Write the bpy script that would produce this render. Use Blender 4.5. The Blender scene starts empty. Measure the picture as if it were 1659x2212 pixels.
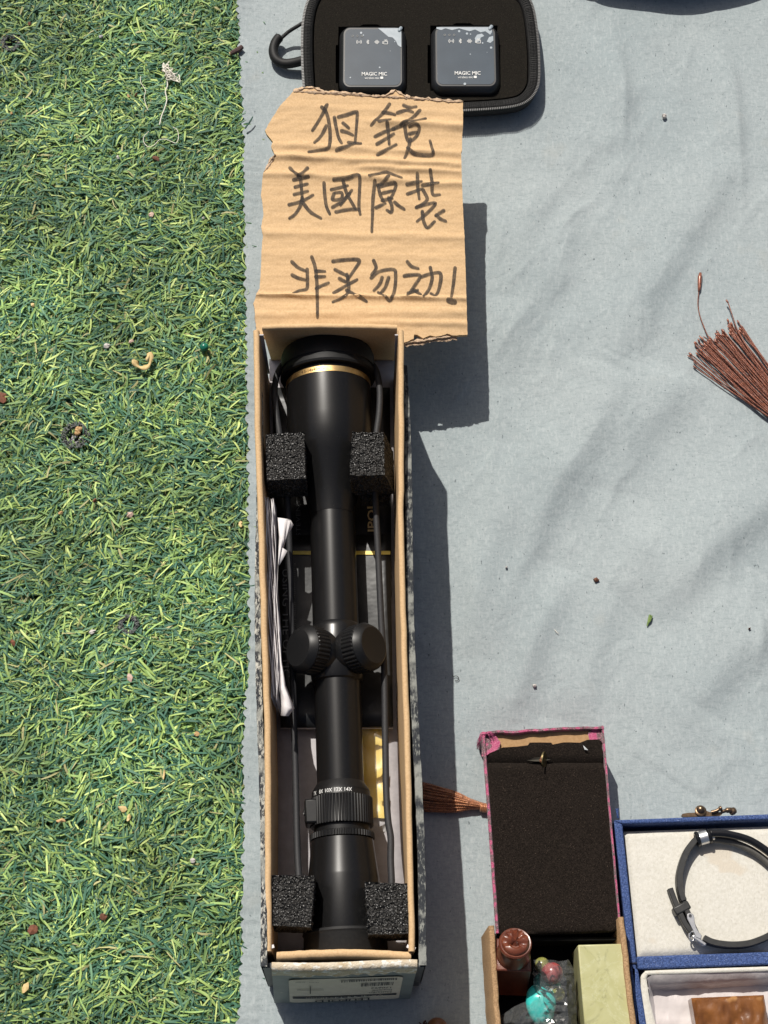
import bpy, math, random
import numpy as np
from mathutils import Vector, Matrix, Quaternion, noise as mnoise
from mathutils.geometry import tessellate_polygon, delaunay_2d_cdt

random.seed(7); rng = np.random.default_rng(7)
scene = bpy.context.scene
COL = scene.collection

# ------------------------------------------------------------------ camera, sky, sun, exposure
FPX = 3900.0; TILT = math.radians(21.5); CAMH = 1.0
cam = bpy.data.cameras.new('camera'); camo = bpy.data.objects.new('camera', cam); COL.objects.link(camo)
camo.location = (0, 0, CAMH); camo.rotation_euler = (TILT, 0, 0)
cam.sensor_fit = 'VERTICAL'; cam.sensor_height = 36; cam.lens = 36 * FPX / 2212.0
cam.clip_start = 0.01; cam.clip_end = 400
scene.camera = camo

SUN = Vector((-0.30, 0.69, 1.0)).normalized()
w = bpy.data.worlds.new('World'); scene.world = w; w.use_nodes = True
nt = w.node_tree; bg = nt.nodes['Background']
sky = nt.nodes.new('ShaderNodeTexSky'); sky.sky_type = 'NISHITA'; sky.sun_disc = False
sky.sun_elevation = math.asin(SUN.z); sky.sun_rotation = math.atan2(SUN.x, SUN.y)
nt.links.new(sky.outputs[0], bg.inputs[0]); bg.inputs[1].default_value = 0.062
sky.dust_density = 5.0; sky.air_density = 1.0; sky.ozone_density = 1.0
sl = bpy.data.lights.new('sun', 'SUN'); sl.energy = 4.9; sl.angle = math.radians(0.5); sl.color = (1.0, 0.955, 0.88)
so = bpy.data.objects.new('sun', sl); COL.objects.link(so); so.rotation_euler = SUN.to_track_quat('Z', 'Y').to_euler()
so.location = (-1, 2.3, 3.3)
vs = scene.view_settings
vs.view_transform = 'Standard'; vs.look = 'None'; vs.gamma = 1; vs.use_curve_mapping = False; vs.exposure = 0.0

# ------------------------------------------------------------------ helpers
ST, CT = math.sin(TILT), math.cos(TILT)
def P(px, py, z=0.0):
    """a point of the photograph (1659 x 2212) at a known height above the cloth"""
    u = (px - 829.5) / FPX; v = (1106 - py) / FPX
    d = (u, ST + v * CT, -CT + v * ST); t = (CAMH - z) / -d[2]
    return Vector((t * d[0], t * d[1], z))

def principled(name):
    m = bpy.data.materials.new(name); m.use_nodes = True
    return m, m.node_tree, m.node_tree.nodes['Principled BSDF']

def ramp(nt, fac, stops):
    r = nt.nodes.new('ShaderNodeValToRGB'); e = r.color_ramp.elements
    while len(e) < len(stops): e.new(0.5)
    for i, (p, c) in enumerate(stops):
        e[i].position = p; e[i].color = (*c, 1) if len(c) == 3 else c
    nt.links.new(fac, r.inputs[0]); return r.outputs[0]

def noise_tex(nt, scale, detail=3, rough=0.55, stretch=None, dist=0.0):
    tc = nt.nodes.new('ShaderNodeTexCoord'); src = tc.outputs['Object']
    if stretch:
        mp = nt.nodes.new('ShaderNodeMapping'); mp.inputs['Scale'].default_value = stretch
        nt.links.new(src, mp.inputs[0]); src = mp.outputs[0]
    n = nt.nodes.new('ShaderNodeTexNoise'); n.inputs['Scale'].default_value = scale
    n.inputs['Detail'].default_value = detail; n.inputs['Roughness'].default_value = rough
    n.inputs['Distortion'].default_value = dist
    nt.links.new(src, n.inputs['Vector']); return n.outputs[0]

def vor_tex(nt, scale, feat='F1', stretch=None):
    tc = nt.nodes.new('ShaderNodeTexCoord'); src = tc.outputs['Object']
    if stretch:
        mp = nt.nodes.new('ShaderNodeMapping'); mp.inputs['Scale'].default_value = stretch
        nt.links.new(src, mp.inputs[0]); src = mp.outputs[0]
    n = nt.nodes.new('ShaderNodeTexVoronoi'); n.inputs['Scale'].default_value = scale; n.feature = feat
    nt.links.new(src, n.inputs['Vector']); return n.outputs[0]

def mixc(nt, fac, a, b):
    m = nt.nodes.new('ShaderNodeMix'); m.data_type = 'RGBA'
    for s, v in ((m.inputs[0], fac), (m.inputs[6], a), (m.inputs[7], b)):
        if hasattr(v, 'is_linked'): nt.links.new(v, s)
        elif isinstance(v, (tuple, list)): s.default_value = (*v, 1)
        else: s.default_value = v
    return m.outputs[2]

def bump(nt, b, h, strength=0.5, dist=0.0002, prev=None):
    n = nt.nodes.new('ShaderNodeBump'); n.inputs['Strength'].default_value = strength; n.inputs['Distance'].default_value = dist
    nt.links.new(h, n.inputs['Height'])
    if prev: nt.links.new(prev, n.inputs['Normal'])
    nt.links.new(n.outputs[0], b.inputs['Normal']); return n.outputs[0]

def mat(name, c1, c2=None, scale=400, lo=0.35, hi=0.65, rough=0.6, spec=0.4, metal=0.0, bs=0, bscale=1500, bdist=0.0002,
        specks=(), sheen=0, coat=0, stretch=None, bstretch=None, vor=False, rough2=None, detail=4):
    m, nt, b = principled(name)
    b.inputs['Roughness'].default_value = rough; b.inputs['Specular IOR Level'].default_value = spec
    b.inputs['Metallic'].default_value = metal
    if sheen: b.inputs['Sheen Weight'].default_value = sheen; b.inputs['Sheen Roughness'].default_value = 0.5
    if coat: b.inputs['Coat Weight'].default_value = coat; b.inputs['Coat Roughness'].default_value = 0.08
    if c2 is None: c2 = tuple(x * 0.8 for x in c1)
    c = ramp(nt, noise_tex(nt, scale, detail, stretch=stretch), [(lo, c1), (hi, c2)])
    for (sc, sscale, th, *st) in specks:
        f = ramp(nt, noise_tex(nt, sscale, 2, stretch=st[0] if st else None), [(th, (0, 0, 0)), (th + 0.04, (1, 1, 1))])
        c = mixc(nt, f, c, sc)
    nt.links.new(c, b.inputs['Base Color'])
    if rough2 is not None:
        r = ramp(nt, noise_tex(nt, scale * 0.5, 3), [(0.35, (rough,) * 3), (0.65, (rough2,) * 3)])
        nt.links.new(r, b.inputs['Roughness'])
    if bs:
        bump(nt, b, vor_tex(nt, bscale) if vor else noise_tex(nt, bscale, 3, stretch=bstretch), bs, bdist)
    return m

class MB:
    def __init__(s): s.v = []; s.f = []
    def add(s, vs, fs):
        o = len(s.v); s.v += [Vector(x) for x in vs]; s.f += [tuple(i + o for i in f) for f in fs]; return s
    def hexa(s, b, t):
        """bottom quad and top quad, both counter-clockwise from above"""
        return s.add(list(b) + list(t), [(3, 2, 1, 0), (4, 5, 6, 7)] + [(i, (i + 1) % 4, 4 + (i + 1) % 4, 4 + i) for i in range(4)])
    def box(s, c, size, rot=None):
        hx, hy, hz = (x / 2 for x in size); c = Vector(c)
        q = [Vector((sx * hx, sy * hy, sz * hz)) for sz in (-1, 1) for sx, sy in ((-1, -1), (1, -1), (1, 1), (-1, 1))]
        if rot is not None: q = [rot @ p for p in q]
        q = [p + c for p in q]; return s.hexa(q[:4], q[4:])
    def tube(s, pts, r, n=8, flat=None, caps=True, up=Vector((0, 0, 1))):
        pts = [Vector(p) for p in pts]; m = len(pts)
        rs = r if isinstance(r, (list, tuple)) else [r] * m
        ring = []; vs = []; prev = None
        for i, p in enumerate(pts):
            t = (pts[min(i + 1, m - 1)] - pts[max(i - 1, 0)]).normalized()
            if prev is None:
                a = up.cross(t)
                if a.length < 1e-3: a = Vector((1, 0, 0)).cross(t)
                a.normalize()
            else: a = (prev - t * prev.dot(t)).normalized()
            prev = a; b = t.cross(a)
            for k in range(n):
                th = 2 * math.pi * k / n; x, y = math.cos(th), math.sin(th)
                if flat: x *= flat
                vs.append(p + (a * x + b * y) * rs[i])
        fs = [(i * n + k, i * n + (k + 1) % n, (i + 1) * n + (k + 1) % n, (i + 1) * n + k) for i in range(m - 1) for k in range(n)]
        if caps: fs += [tuple(reversed(range(n))), tuple((m - 1) * n + k for k in range(n))]
        return s.add(vs, fs)
    def lathe(s, prof, o, ax, n=48, side=None, mod=None, caps=True):
        o = Vector(o); ax = Vector(ax).normalized()
        a = Vector(side) if side is not None else ax.orthogonal()
        a = (a - ax * a.dot(ax)).normalized(); b = ax.cross(a)
        vs = []; m = len(prof)
        for i, (h, r) in enumerate(prof):
            for k in range(n):
                th = 2 * math.pi * k / n; rr = r * (mod(i, k) if mod else 1)
                vs.append(o + ax * h + (a * math.cos(th) + b * math.sin(th)) * rr)
        fs = [(i * n + k, i * n + (k + 1) % n, (i + 1) * n + (k + 1) % n, (i + 1) * n + k) for i in range(m - 1) for k in range(n)]
        if caps: fs += [tuple(reversed(range(n))), tuple((m - 1) * n + k for k in range(n))]
        return s.add(vs, fs)
    def prism(s, poly, z0, z1, holes=()):
        """poly: list of (x, y) counter-clockwise; z0, z1 numbers or functions"""
        f0 = z0 if callable(z0) else (lambda x, y: z0); f1 = z1 if callable(z1) else (lambda x, y: z1)
        loops = [list(poly)] + [list(h) for h in holes]
        flat = [p for l in loops for p in l]; n = len(flat)
        tris = tessellate_polygon([[Vector((x, y, 0)) for x, y in l] for l in loops])
        vs = [Vector((x, y, f0(x, y))) for x, y in flat] + [Vector((x, y, f1(x, y))) for x, y in flat]
        fs = []
        for t in tris:
            a, b, c = (Vector((*flat[i], 0)) for i in t)
            t = t if (b - a).cross(c - a).z > 0 else t[::-1]
            fs.append(tuple(i + n for i in t)); fs.append(tuple(reversed(t)))
        k = 0
        for l in loops:
            q = len(l)
            for i in range(q):
                a, b = k + i, k + (i + 1) % q; fs.append((a, b, b + n, a + n))
            k += q
        return s.add(vs, fs)
    def grid(s, rows):
        m, n = len(rows), len(rows[0])
        return s.add([p for r in rows for p in r], [(i * n + j, i * n + j + 1, (i + 1) * n + j + 1, (i + 1) * n + j) for i in range(m - 1) for j in range(n - 1)])
    def build(s, name, mt, parent=None, ang=35, bevel=0, seg=2, smooth=True, loc=None, sub=0, solid=0):
        root = parent
        while root is not None and root.parent is not None: root = root.parent
        if parent is None and loc is None:
            loc = Vector((sum(p.x for p in s.v) / len(s.v), sum(p.y for p in s.v) / len(s.v), min(p.z for p in s.v)))
        o0 = Vector(root.location) if root is not None else Vector(loc)
        me = bpy.data.meshes.new(name); me.from_pydata([p - o0 for p in s.v], [], s.f); me.validate()
        if smooth:
            me.shade_smooth()
            if ang < 180: me.set_sharp_from_angle(angle=math.radians(ang))
        me.materials.append(mt)
        ob = bpy.data.objects.new(name, me); COL.objects.link(ob)
        if parent is None: ob.location = o0
        else: ob.parent = parent
        if solid:
            md = ob.modifiers.new('s', 'SOLIDIFY'); md.thickness = solid; md.offset = 0
        if bevel:
            md = ob.modifiers.new('b', 'BEVEL'); md.width = bevel; md.segments = seg; md.limit_method = 'ANGLE'; md.angle_limit = math.radians(30)
            md.harden_normals = False
        if sub:
            md = ob.modifiers.new('u', 'SUBSURF'); md.levels = sub; md.render_levels = sub
        return ob

def tag(o, label=None, cat=None, group=None, kind=None):
    if label: o['label'] = label
    if cat: o['category'] = cat
    if group: o['group'] = group
    if kind: o['kind'] = kind
    return o
def thing(name, label, cat, loc, group=None):
    o = bpy.data.objects.new(name, None); COL.objects.link(o); o.location = loc; o.empty_display_size = 0.01
    return tag(o, label, cat, group)

def catmull(pts, n=8):
    pts = [Vector(p) for p in pts]; q = [2 * pts[0] - pts[1]] + pts + [2 * pts[-1] - pts[-2]]; out = []
    for i in range(1, len(q) - 2):
        p0, p1, p2, p3 = q[i - 1:i + 3]
        for k in range(n):
            t = k / n
            out.append(0.5 * ((2 * p1) + (p2 - p0) * t + (2 * p0 - 5 * p1 + 4 * p2 - p3) * t * t + (3 * p1 - p0 - 3 * p2 + p3) * t ** 3))
    return out + [pts[-1]]
def rrect(cx, cy, w, h, r, n=6, rot=0.0):
    out = []
    for sx, sy, a0 in ((1, -1, -90), (1, 1, 0), (-1, 1, 90), (-1, -1, 180)):
        for k in range(n + 1):
            a = math.radians(a0 + 90 * k / n)
            out.append((sx * (w / 2 - r) + r * math.cos(a), sy * (h / 2 - r) + r * math.sin(a)))
    c, s_ = math.cos(rot), math.sin(rot)
    return [(cx + x * c - y * s_, cy + x * s_ + y * c) for x, y in out]

def text_mesh(s, fn, width=None, height=None, resolution=2, bold=0.0):
    """letters mapped onto a surface: fn(u, v) -> world point, u and v centred on the text"""
    cu = bpy.data.curves.new('t', 'FONT'); cu.body = s; cu.size = 1; cu.resolution_u = resolution; cu.fill_mode = 'FRONT'; cu.offset = bold
    ob = bpy.data.objects.new('t', cu); me = bpy.data.meshes.new_from_object(ob)
    co = [v.co.copy() for v in me.vertices]; fs = [tuple(p.vertices) for p in me.polygons]
    bpy.data.objects.remove(ob); bpy.data.curves.remove(cu); bpy.data.meshes.remove(me)
    x0 = min(c.x for c in co); x1 = max(c.x for c in co); y0 = min(c.y for c in co); y1 = max(c.y for c in co)
    sx = width / (x1 - x0) if width else None; sy = height / (y1 - y0) if height else sx
    if sx is None: sx = sy
    mb = MB(); mb.add([fn((c.x - (x0 + x1) / 2) * sx, (c.y - (y0 + y1) / 2) * sy) for c in co], fs); return mb
def plane_fn(c, xd, yd):
    c = Vector(c); xd = Vector(xd).normalized(); yd = Vector(yd).normalized()
    return lambda u, v: c + xd * u + yd * v
def ribbon(mb, pts, wd, lift=None, cap=True):
    """a flat pen stroke along 3D points; wd = width (number or function of 0..1); lies in the surface given by lift(x, y)"""
    pts = [Vector(p) for p in pts]; n = len(pts); L = []; R = []
    for i, p in enumerate(pts):
        t = pts[min(i + 1, n - 1)] - pts[max(i - 1, 0)]; t.z = 0; t.normalize(); s = Vector((-t.y, t.x, 0))
        wv = (wd(i / (n - 1)) if callable(wd) else wd) / 2
        L.append(p + s * wv); R.append(p - s * wv)
    def end(p, q, m):   # round end
        c = (p + q) / 2; a = p - c; d = Vector((-a.y, a.x, 0)) * m
        return [c + a * math.cos(x) + d * math.sin(x) for x in (math.pi * .25, math.pi * .5, math.pi * .75)]
    loop = L + (end(L[-1], R[-1], -1) if cap else []) + R[::-1] + (end(R[0], L[0], -1) if cap else [])
    if lift: L = [lift(p) for p in L]; R = [lift(p) for p in R]
    fs = [(i, i + 1, n + i + 1, n + i)[::-1] for i in range(n - 1)]
    mb.add(L + R, fs)
    if cap:
        e = [R[-1]] + [lift(x) if lift else x for x in end(loop_p(pts, -1, wd, 1), loop_p(pts, -1, wd, -1), -1)][::-1] + [L[-1]]
        mb.add(e, [tuple(range(len(e)))])
        e = [L[0]] + [lift(x) if lift else x for x in end(loop_p(pts, 0, wd, 1), loop_p(pts, 0, wd, -1), 1)] + [R[0]]
        mb.add(e, [tuple(range(len(e)))])
def loop_p(pts, i, wd, sg):
    n = len(pts); k = i % n
    t = pts[min(k + 1, n - 1)] - pts[max(k - 1, 0)]; t.z = 0; t.normalize(); s = Vector((-t.y, t.x, 0))
    wv = (wd(0 if k == 0 else 1) if callable(wd) else wd) / 2
    return pts[k] + s * wv * sg

# ------------------------------------------------------------------ materials
KRAFT = mat('kraft_board', (.60, .415, .235), (.515, .345, .185), 900, specks=(((.30, .17, .08), 2600, .68),), rough=.85, spec=.15, bs=.35, bscale=3000, bdist=.0001)
PALEPLY = mat('torn_paper_ply', (.56, .42, .30), (.44, .31, .20), 700, rough=.95, spec=.05, bs=.8, bscale=1800, bdist=.0004)
INK = None
def ink_mat():
    m, nt, b = principled('marker_ink'); b.inputs['Roughness'].default_value = .75; b.inputs['Specular IOR Level'].default_value = .15
    c = ramp(nt, noise_tex(nt, 260, 5, stretch=(1, 2, 1)), [(.3, (.035, .031, .03)), (.75, (.085, .068, .052))])
    nt.links.new(c, b.inputs['Base Color'])
    a = ramp(nt, noise_tex(nt, 340, 6, .65), [(.3, (.88,) * 3), (.70, (.52,) * 3)])
    nt.links.new(a, b.inputs['Alpha']); return m
INK = ink_mat()
BLACKMETAL = mat('anodized_black', (.0055, .0055, .006), (.008, .0078, .0078), 900, rough=.29, spec=.36, bs=.08, bscale=5200, bdist=.00008, specks=(((.13, .125, .12), 2600, .735),))
BLACKKNURL = mat('black_knurl', (.005, .005, .0055), (.008, .008, .008), 900, rough=.42, spec=.34)
RUBBER = mat('black_rubber', (.007, .007, .0075), (.011, .011, .011), 700, rough=.6, spec=.3, bs=.15, bscale=3000, bdist=.0001, specks=(((.10, .095, .09), 2300, .76),))
CORDM = mat('elastic_cord', (.017, .017, .019), (.026, .026, .028), 1200, rough=.6, spec=.35, bs=.4, bscale=4000, bdist=.0002, specks=(((.08, .08, .075), 1800, .74),))
GOLD = mat('gold_ring', (.74, .52, .24), (.58, .38, .15), 300, rough=.34, spec=.5, metal=1.0, rough2=.5)
WHITEPRINT = mat('white_print', (.72, .72, .70), rough=.6)
DIMPRINT = mat('grey_print', (.22, .22, .21), rough=.6)
GOLDPRINT = mat('gold_print', (.80, .62, .32), rough=.45)
YELLOWPRINT = mat('yellow_print', (.85, .66, .10), (.78, .58, .08), 500, rough=.4)
DARKPRINT = mat('dark_print', (.03, .033, .04), rough=.6)
PALE = mat('scratch_white', (.5, .52, .52), rough=.5)

def cloth_mat():
    m, nt, b = principled('grey_blue_cotton'); b.inputs['Roughness'].default_value = .95; b.inputs['Specular IOR Level'].default_value = .08
    b.inputs['Sheen Weight'].default_value = .12
    c = ramp(nt, noise_tex(nt, 9, 4), [(.3, (.300, .345, .357)), (.7, (.354, .392, .399))])
    c = mixc(nt, ramp(nt, noise_tex(nt, 1900, 2), [(.35, (0,) * 3), (.75, (.42,) * 3)]), c, (.18, .215, .225))
    c = mixc(nt, ramp(nt, noise_tex(nt, 700, 2, stretch=(.35, 1, 1)), [(.50, (0,) * 3), (.68, (.42,) * 3)]), c, (.21, .245, .255))
    c = mixc(nt, ramp(nt, noise_tex(nt, 700, 2, stretch=(1, .35, 1)), [(.50, (0,) * 3), (.68, (.36,) * 3)]), c, (.42, .455, .46))
    c = mixc(nt, ramp(nt, noise_tex(nt, 620, 2, stretch=(1, .5, 1)), [(.70, (0,) * 3), (.74, (.75,) * 3)]), c, (.10, .12, .13))
    c = mixc(nt, ramp(nt, noise_tex(nt, 22, 3), [(.64, (0,) * 3), (.78, (.30,) * 3)]), c, (.37, .35, .30))
    nt.links.new(c, b.inputs['Base Color'])
    n1 = bump(nt, b, noise_tex(nt, 1500, 2, stretch=(1, .3, 1)), .35, .0002)
    n2 = bump(nt, b, noise_tex(nt, 1500, 2, stretch=(.3, 1, 1)), .35, .0002, n1)
    bump(nt, b, noise_tex(nt, 45, 4, dist=.8), .28, .0034, n2)
    return m
CLOTH = cloth_mat()

def attr_mat(name, rough=.5, spec=.4, trans=.0):
    m, nt, b = principled(name); b.inputs['Roughness'].default_value = rough; b.inputs['Specular IOR Level'].default_value = spec
    a = nt.nodes.new('ShaderNodeAttribute'); a.attribute_name = 'Col'
    nt.links.new(a.outputs['Color'], b.inputs['Base Color'])
    if trans:
        t = nt.nodes.new('ShaderNodeBsdfTranslucent'); nt.links.new(a.outputs['Color'], t.inputs[0])
        x = nt.nodes.new('ShaderNodeMixShader'); x.inputs[0].default_value = trans
        nt.links.new(b.outputs[0], x.inputs[1]); nt.links.new(t.outputs[0], x.inputs[2])
        nt.links.new(x.outputs[0], nt.nodes['Material Output'].inputs[0])
    return m
BLADE = attr_mat('turf_fibre', .55, .28, .2)
VELVET = mat('black_velvet', (.008, .0062, .005), (.021, .016, .013), 1300, rough=1.0, spec=.05, sheen=.03, bs=.9, bscale=2600, bdist=.0005, specks=(((.075, .055, .042), 1900, .66), ((.30, .28, .25), 1300, .80)))
VELVET2 = mat('dark_brown_pile', (.009, .0077, .006), (.015, .013, .010), 1000, rough=1.0, spec=.06, sheen=.05, bs=.9, bscale=2800, bdist=.0005, specks=(((.07, .06, .045), 1800, .66),))
BLACKNYLON = mat('black_nylon', (.009, .009, .0095), (.016, .016, .016), 1500, rough=.6, spec=.35, bs=.8, bscale=1500, bdist=.0004)
FOAM = mat('black_pe_foam', (.018, .0175, .0165), (.034, .032, .030), 900, rough=.36, spec=.5, bs=1.0, bscale=820, bdist=.0016, vor=True)
PAPER = mat('white_paper', (.72, .69, .69), (.64, .61, .61), 300, rough=.8, spec=.2)
LILAC = mat('grey_white_board', (.48, .46, .475), (.41, .39, .405), 200, rough=.75, spec=.25, bs=.1, bscale=900)
BOOKLET = mat('black_glossy_booklet', (.013, .014, .015), (.02, .021, .022), 160, rough=.32, spec=.42, rough2=.48, bs=.25, bscale=60, bdist=.002, specks=(((.12, .12, .11), 1700, .74),))

# ------------------------------------------------------------------ ground and artificial turf
mb = MB(); mb.add([(-60, -60, -.016), (60, -60, -.016), (60, 60, -.016), (-60, 60, -.016)], [(0, 1, 2, 3)])
ground = mb.build('ground', mat('turf_ground', (.05, .10, .05), (.12, .17, .06), 160, rough=.9, spec=.1), smooth=False, loc=(0, 0, -.016)); tag(ground, kind='structure')

def edge_x(y):
    """left edge of the cloth (before its pinked scallops), y in metres"""
    ys = [-.6, .099, .13, .19, .254, .31, .396, .43, .50, .585, .66, .72, .7627, 1.4]
    ds = [515, 520, 527, 531, 530, 545, 541, 541, 537, 533, 531, 522, 518, 505]
    d = float(np.interp(y, ys, ds)); depth = 1.0 / (1.0) 
    return (d - 829.5) / FPX * (CT * 1.0 + ST * max(-.1, min(1.2, y)) )
patches = [(165, 945, .0060), (279, 1352, .0040), (25, 98, .0044)]
pcs = [(P(a, b, -.005), r) for a, b, r in patches]
def vnoise(x, y, s, seed=0):
    return np.array([mnoise.noise((a * s + seed * 7.3, b * s - seed * 3.1, seed)) for a, b in zip(x, y)])

def turf(n, xr, yr, zlo, zhi, lr, wr, name, fine=False):
    x = rng.uniform(*xr, n); y = rng.uniform(*yr, n)
    big = np.array([mnoise.noise((a * 26, b * 26, 3.3)) for a, b in zip(x, y)])
    keep = np.ones(n, bool)
    for c, r in pcs:
        d = np.hypot(x - c.x, (y - c.y)) + .0016 * np.sin(7 * np.arctan2(y - c.y, x - c.x))
        keep &= d > r
    ex = np.array([edge_x(b) for b in y]); keep &= x < ex + .03
    x, y, big, ex = x[keep], y[keep], big[keep], ex[keep]; n = len(x)
    h = rng.uniform(0, 1, n)
    z = zlo + (zhi - zlo) * h ** .55
    z = np.where((x > ex - .001) & (rng.random(n) > .012), np.minimum(z, -.0035), np.where(x > ex + .0025, -.006, z + .0012 * (x > ex - .001)))            # tucked under the cloth
    ln = rng.uniform(*lr, n) * (1 + .25 * big); wd = rng.uniform(*wr, n)
    th = rng.uniform(0, 2 * np.pi, n)
    swirl = np.array([mnoise.noise((a * 40, b * 40, 9.1)) for a, b in zip(x, y)]) * 2.4
    th = np.where(rng.random(n) < .55, swirl + rng.normal(0, .55, n) + .3, th)
    pit = rng.normal(0, .17, n); roll = rng.normal(0, .36, n)
    curl = rng.normal(0, .0006 if not fine else .003, n); sag = rng.uniform(.0, .0018, n)
    S = 4 if not fine else 4
    ts = np.linspace(-.5, .5, S)
    V = np.zeros((n, S, 2, 3))
    ct, st = np.cos(th), np.sin(th)
    for i, t in enumerate(ts):
        al = t * ln; lat = curl * (4 * t * t - .5); zz = z + al * np.sin(pit) - sag * 4 * t * t
        cx = x + al * np.cos(pit) * ct - lat * st; cy = y + al * np.cos(pit) * st + lat * ct
        taper = 1 - .55 * max(0, abs(t) * 2 - .55) / .45 * (1 if t > 0 else .4)
        hw = wd / 2 * taper
        for k, sg in enumerate((-1, 1)):
            rr = roll + t * .5
            V[:, i, k, 0] = cx - sg * hw * np.cos(rr) * st; V[:, i, k, 1] = cy + sg * hw * np.cos(rr) * ct; V[:, i, k, 2] = zz + sg * hw * np.sin(rr)
    verts = V.reshape(-1, 3)
    base = (np.arange(n) * S * 2)[:, None, None]
    q = np.array([[2 * i, 2 * i + 2, 2 * i + 3, 2 * i + 1] for i in range(S - 1)])[None]
    faces = (base + q).reshape(-1, 4)
    # colours: dark teal green, mid green, yellow green, a few straw; the upper layer carries more pale blades
    pal = np.array([(.050, .130, .088), (.068, .170, .108), (.105, .215, .120), (.18, .29, .105), (.27, .41, .125), (.37, .50, .155), (.50, .60, .21), (.38, .36, .17)])
    pr = np.array([.13, .18, .20, .18, .13, .10, .06, .02]) if not fine else np.array([.12, .16, .16, .22, .16, .05, .03, .10])
    idx = rng.choice(8, n, p=pr / pr.sum())
    patch = np.array([mnoise.noise((a * 14, b * 14, 21.3)) for a, b in zip(x, y)])
    c = pal[idx] * 1.10 * rng.uniform(.80, 1.18, (n, 1)) * (1 + .32 * patch + .26 * big)[:, None]
    col = np.ones((n, S * 2, 4)); col[:, :, :3] = c[:, None, :]
    streak = rng.uniform(.86, 1.12, (n, 1)); col[:, 1::2, :3] *= streak[:, :, None]
    me = bpy.data.meshes.new(name)
    me.vertices.add(len(verts)); me.vertices.foreach_set('co', verts.ravel())
    me.loops.add(len(faces) * 4); me.loops.foreach_set('vertex_index', faces.ravel())
    me.polygons.add(len(faces)); me.polygons.foreach_set('loop_start', np.arange(len(faces)) * 4)
    me.update(calc_edges=True)
    ca = me.color_attributes.new('Col', 'FLOAT_COLOR', 'POINT'); ca.data.foreach_set('color', col.reshape(-1).astype(np.float32))
    me.shade_smooth(); me.materials.append(BLADE)
    ob = bpy.data.objects.new(name, me); COL.objects.link(ob); return ob
g1 = turf(150000, (-.40, -.045), (-.02, .90), -.0135, -.0012, (.0045, .0150), (.0006, .00135), 'artificial_grass')
tag(g1, 'short artificial grass of mixed dark and yellow green blades left of the cloth', 'grass', kind='stuff')
g2 = turf(42000, (-.36, -.055), (.02, .86), -.009, -.0012, (.004, .010), (.00018, .0004), 'grass_thatch', True)
tag(g2, 'fine curly thatch fibres between the artificial grass blades', 'grass', kind='stuff')

# ------------------------------------------------------------------ the grey blue cloth
ridges = [([(1340, 800), (1317, 845), (1250, 972), (1185, 1061), (1128, 1195), (1060, 1343), (1010, 1480)], .0016, .010),
          ([(1580, 330), (1540, 410), (1440, 560), (1330, 740), (1290, 830)], .0012, .010),
          ([(1465, 800), (1440, 850), (1350, 960), (1330, 1060)], .0012, .012),
          ([(1700, 1030), (1640, 1090), (1530, 1180), (1450, 1265), (1380, 1330)], .0018, .012),
          ([(1220, 1230), (1195, 1290), (1145, 1390), (1095, 1540), (1050, 1640)], .0014, .009),
          ([(1700, 1290), (1620, 1370), (1520, 1480), (1440, 1600)], .0014, .012),
          ([(1310, 20), (1335, 150), (1345, 240), (1320, 330)], .0011, .006),
          ([(1540, 60), (1580, 180), (1590, 300), (1600, 400)], .0007, .005),
          ([(1180, 330), (1130, 480), (1090, 640)], .0009, .010),
          ([(1250, 430), (1200, 560), (1120, 700), (1080, 830)], .0009, .009),
          ([(1110, 960), (1060, 1130), (1020, 1300), (1000, 1420)], .0012, .010),
          ([(1560, 1560), (1480, 1700)], .0012, .010), ([(960, 1480), (985, 1640), (975, 1800)], .0008, .008),
          ([(1420, 1120), (1300, 1330), (1260, 1480), (1240, 1560)], .0009, .010)]
rl = [(np.array([[q.x, q.y] for q in catmull([P(a, b) for a, b in l], 5)]), a_, w_) for l, a_, w_ in ridges]
FLAT = [(-.072, .095, .024, .50), (-.055, .63, .11, .79), (.044, .06, .30, .248)]
CREASES = []
_r = random.Random(11)
for k in range(230):
    cx, cy = _r.uniform(.02, .27), _r.uniform(.235, .765)
    if k < 60: cx, cy = _r.uniform(.04, .17), _r.uniform(.50, .68)      # the crumpled zone right of the sign
    an = math.radians(_r.choice((62, 70, 80, 95, 110, 55)) + _r.uniform(-10, 10)); ln = _r.uniform(.018, .06); bd_k = _r.uniform(-.35, .35)
    d0 = (math.cos(an), math.sin(an)); d1 = (math.cos(an + bd_k), math.sin(an + bd_k))
    CREASES.append(((cx - d0[0] * ln / 2, cy - d0[1] * ln / 2), (cx, cy), (cx + d1[0] * ln / 2, cy + d1[1] * ln / 2), _r.uniform(.00030, .00085), _r.uniform(.0018, .0046), _r.choice((1, 1, -1))))
for (a_, b_, c_) in (((1590, 200), (1600, 340), (1604, 500)), ((1350, 130), (1345, 260), (1348, 330)), ((1545, 1040), (1580, 1180), (1565, 1330)), ((1130, 580), (1200, 720), (1180, 800)), ((1090, 820), (1060, 1000), (1050, 1150)), ((1640, 1500), (1650, 1600), (1655, 1690))):
    pts_ = [P(*q) for q in (a_, b_, c_)]; CREASES.append((*[(p.x, p.y) for p in pts_], .0009, .0022, 1))
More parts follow.
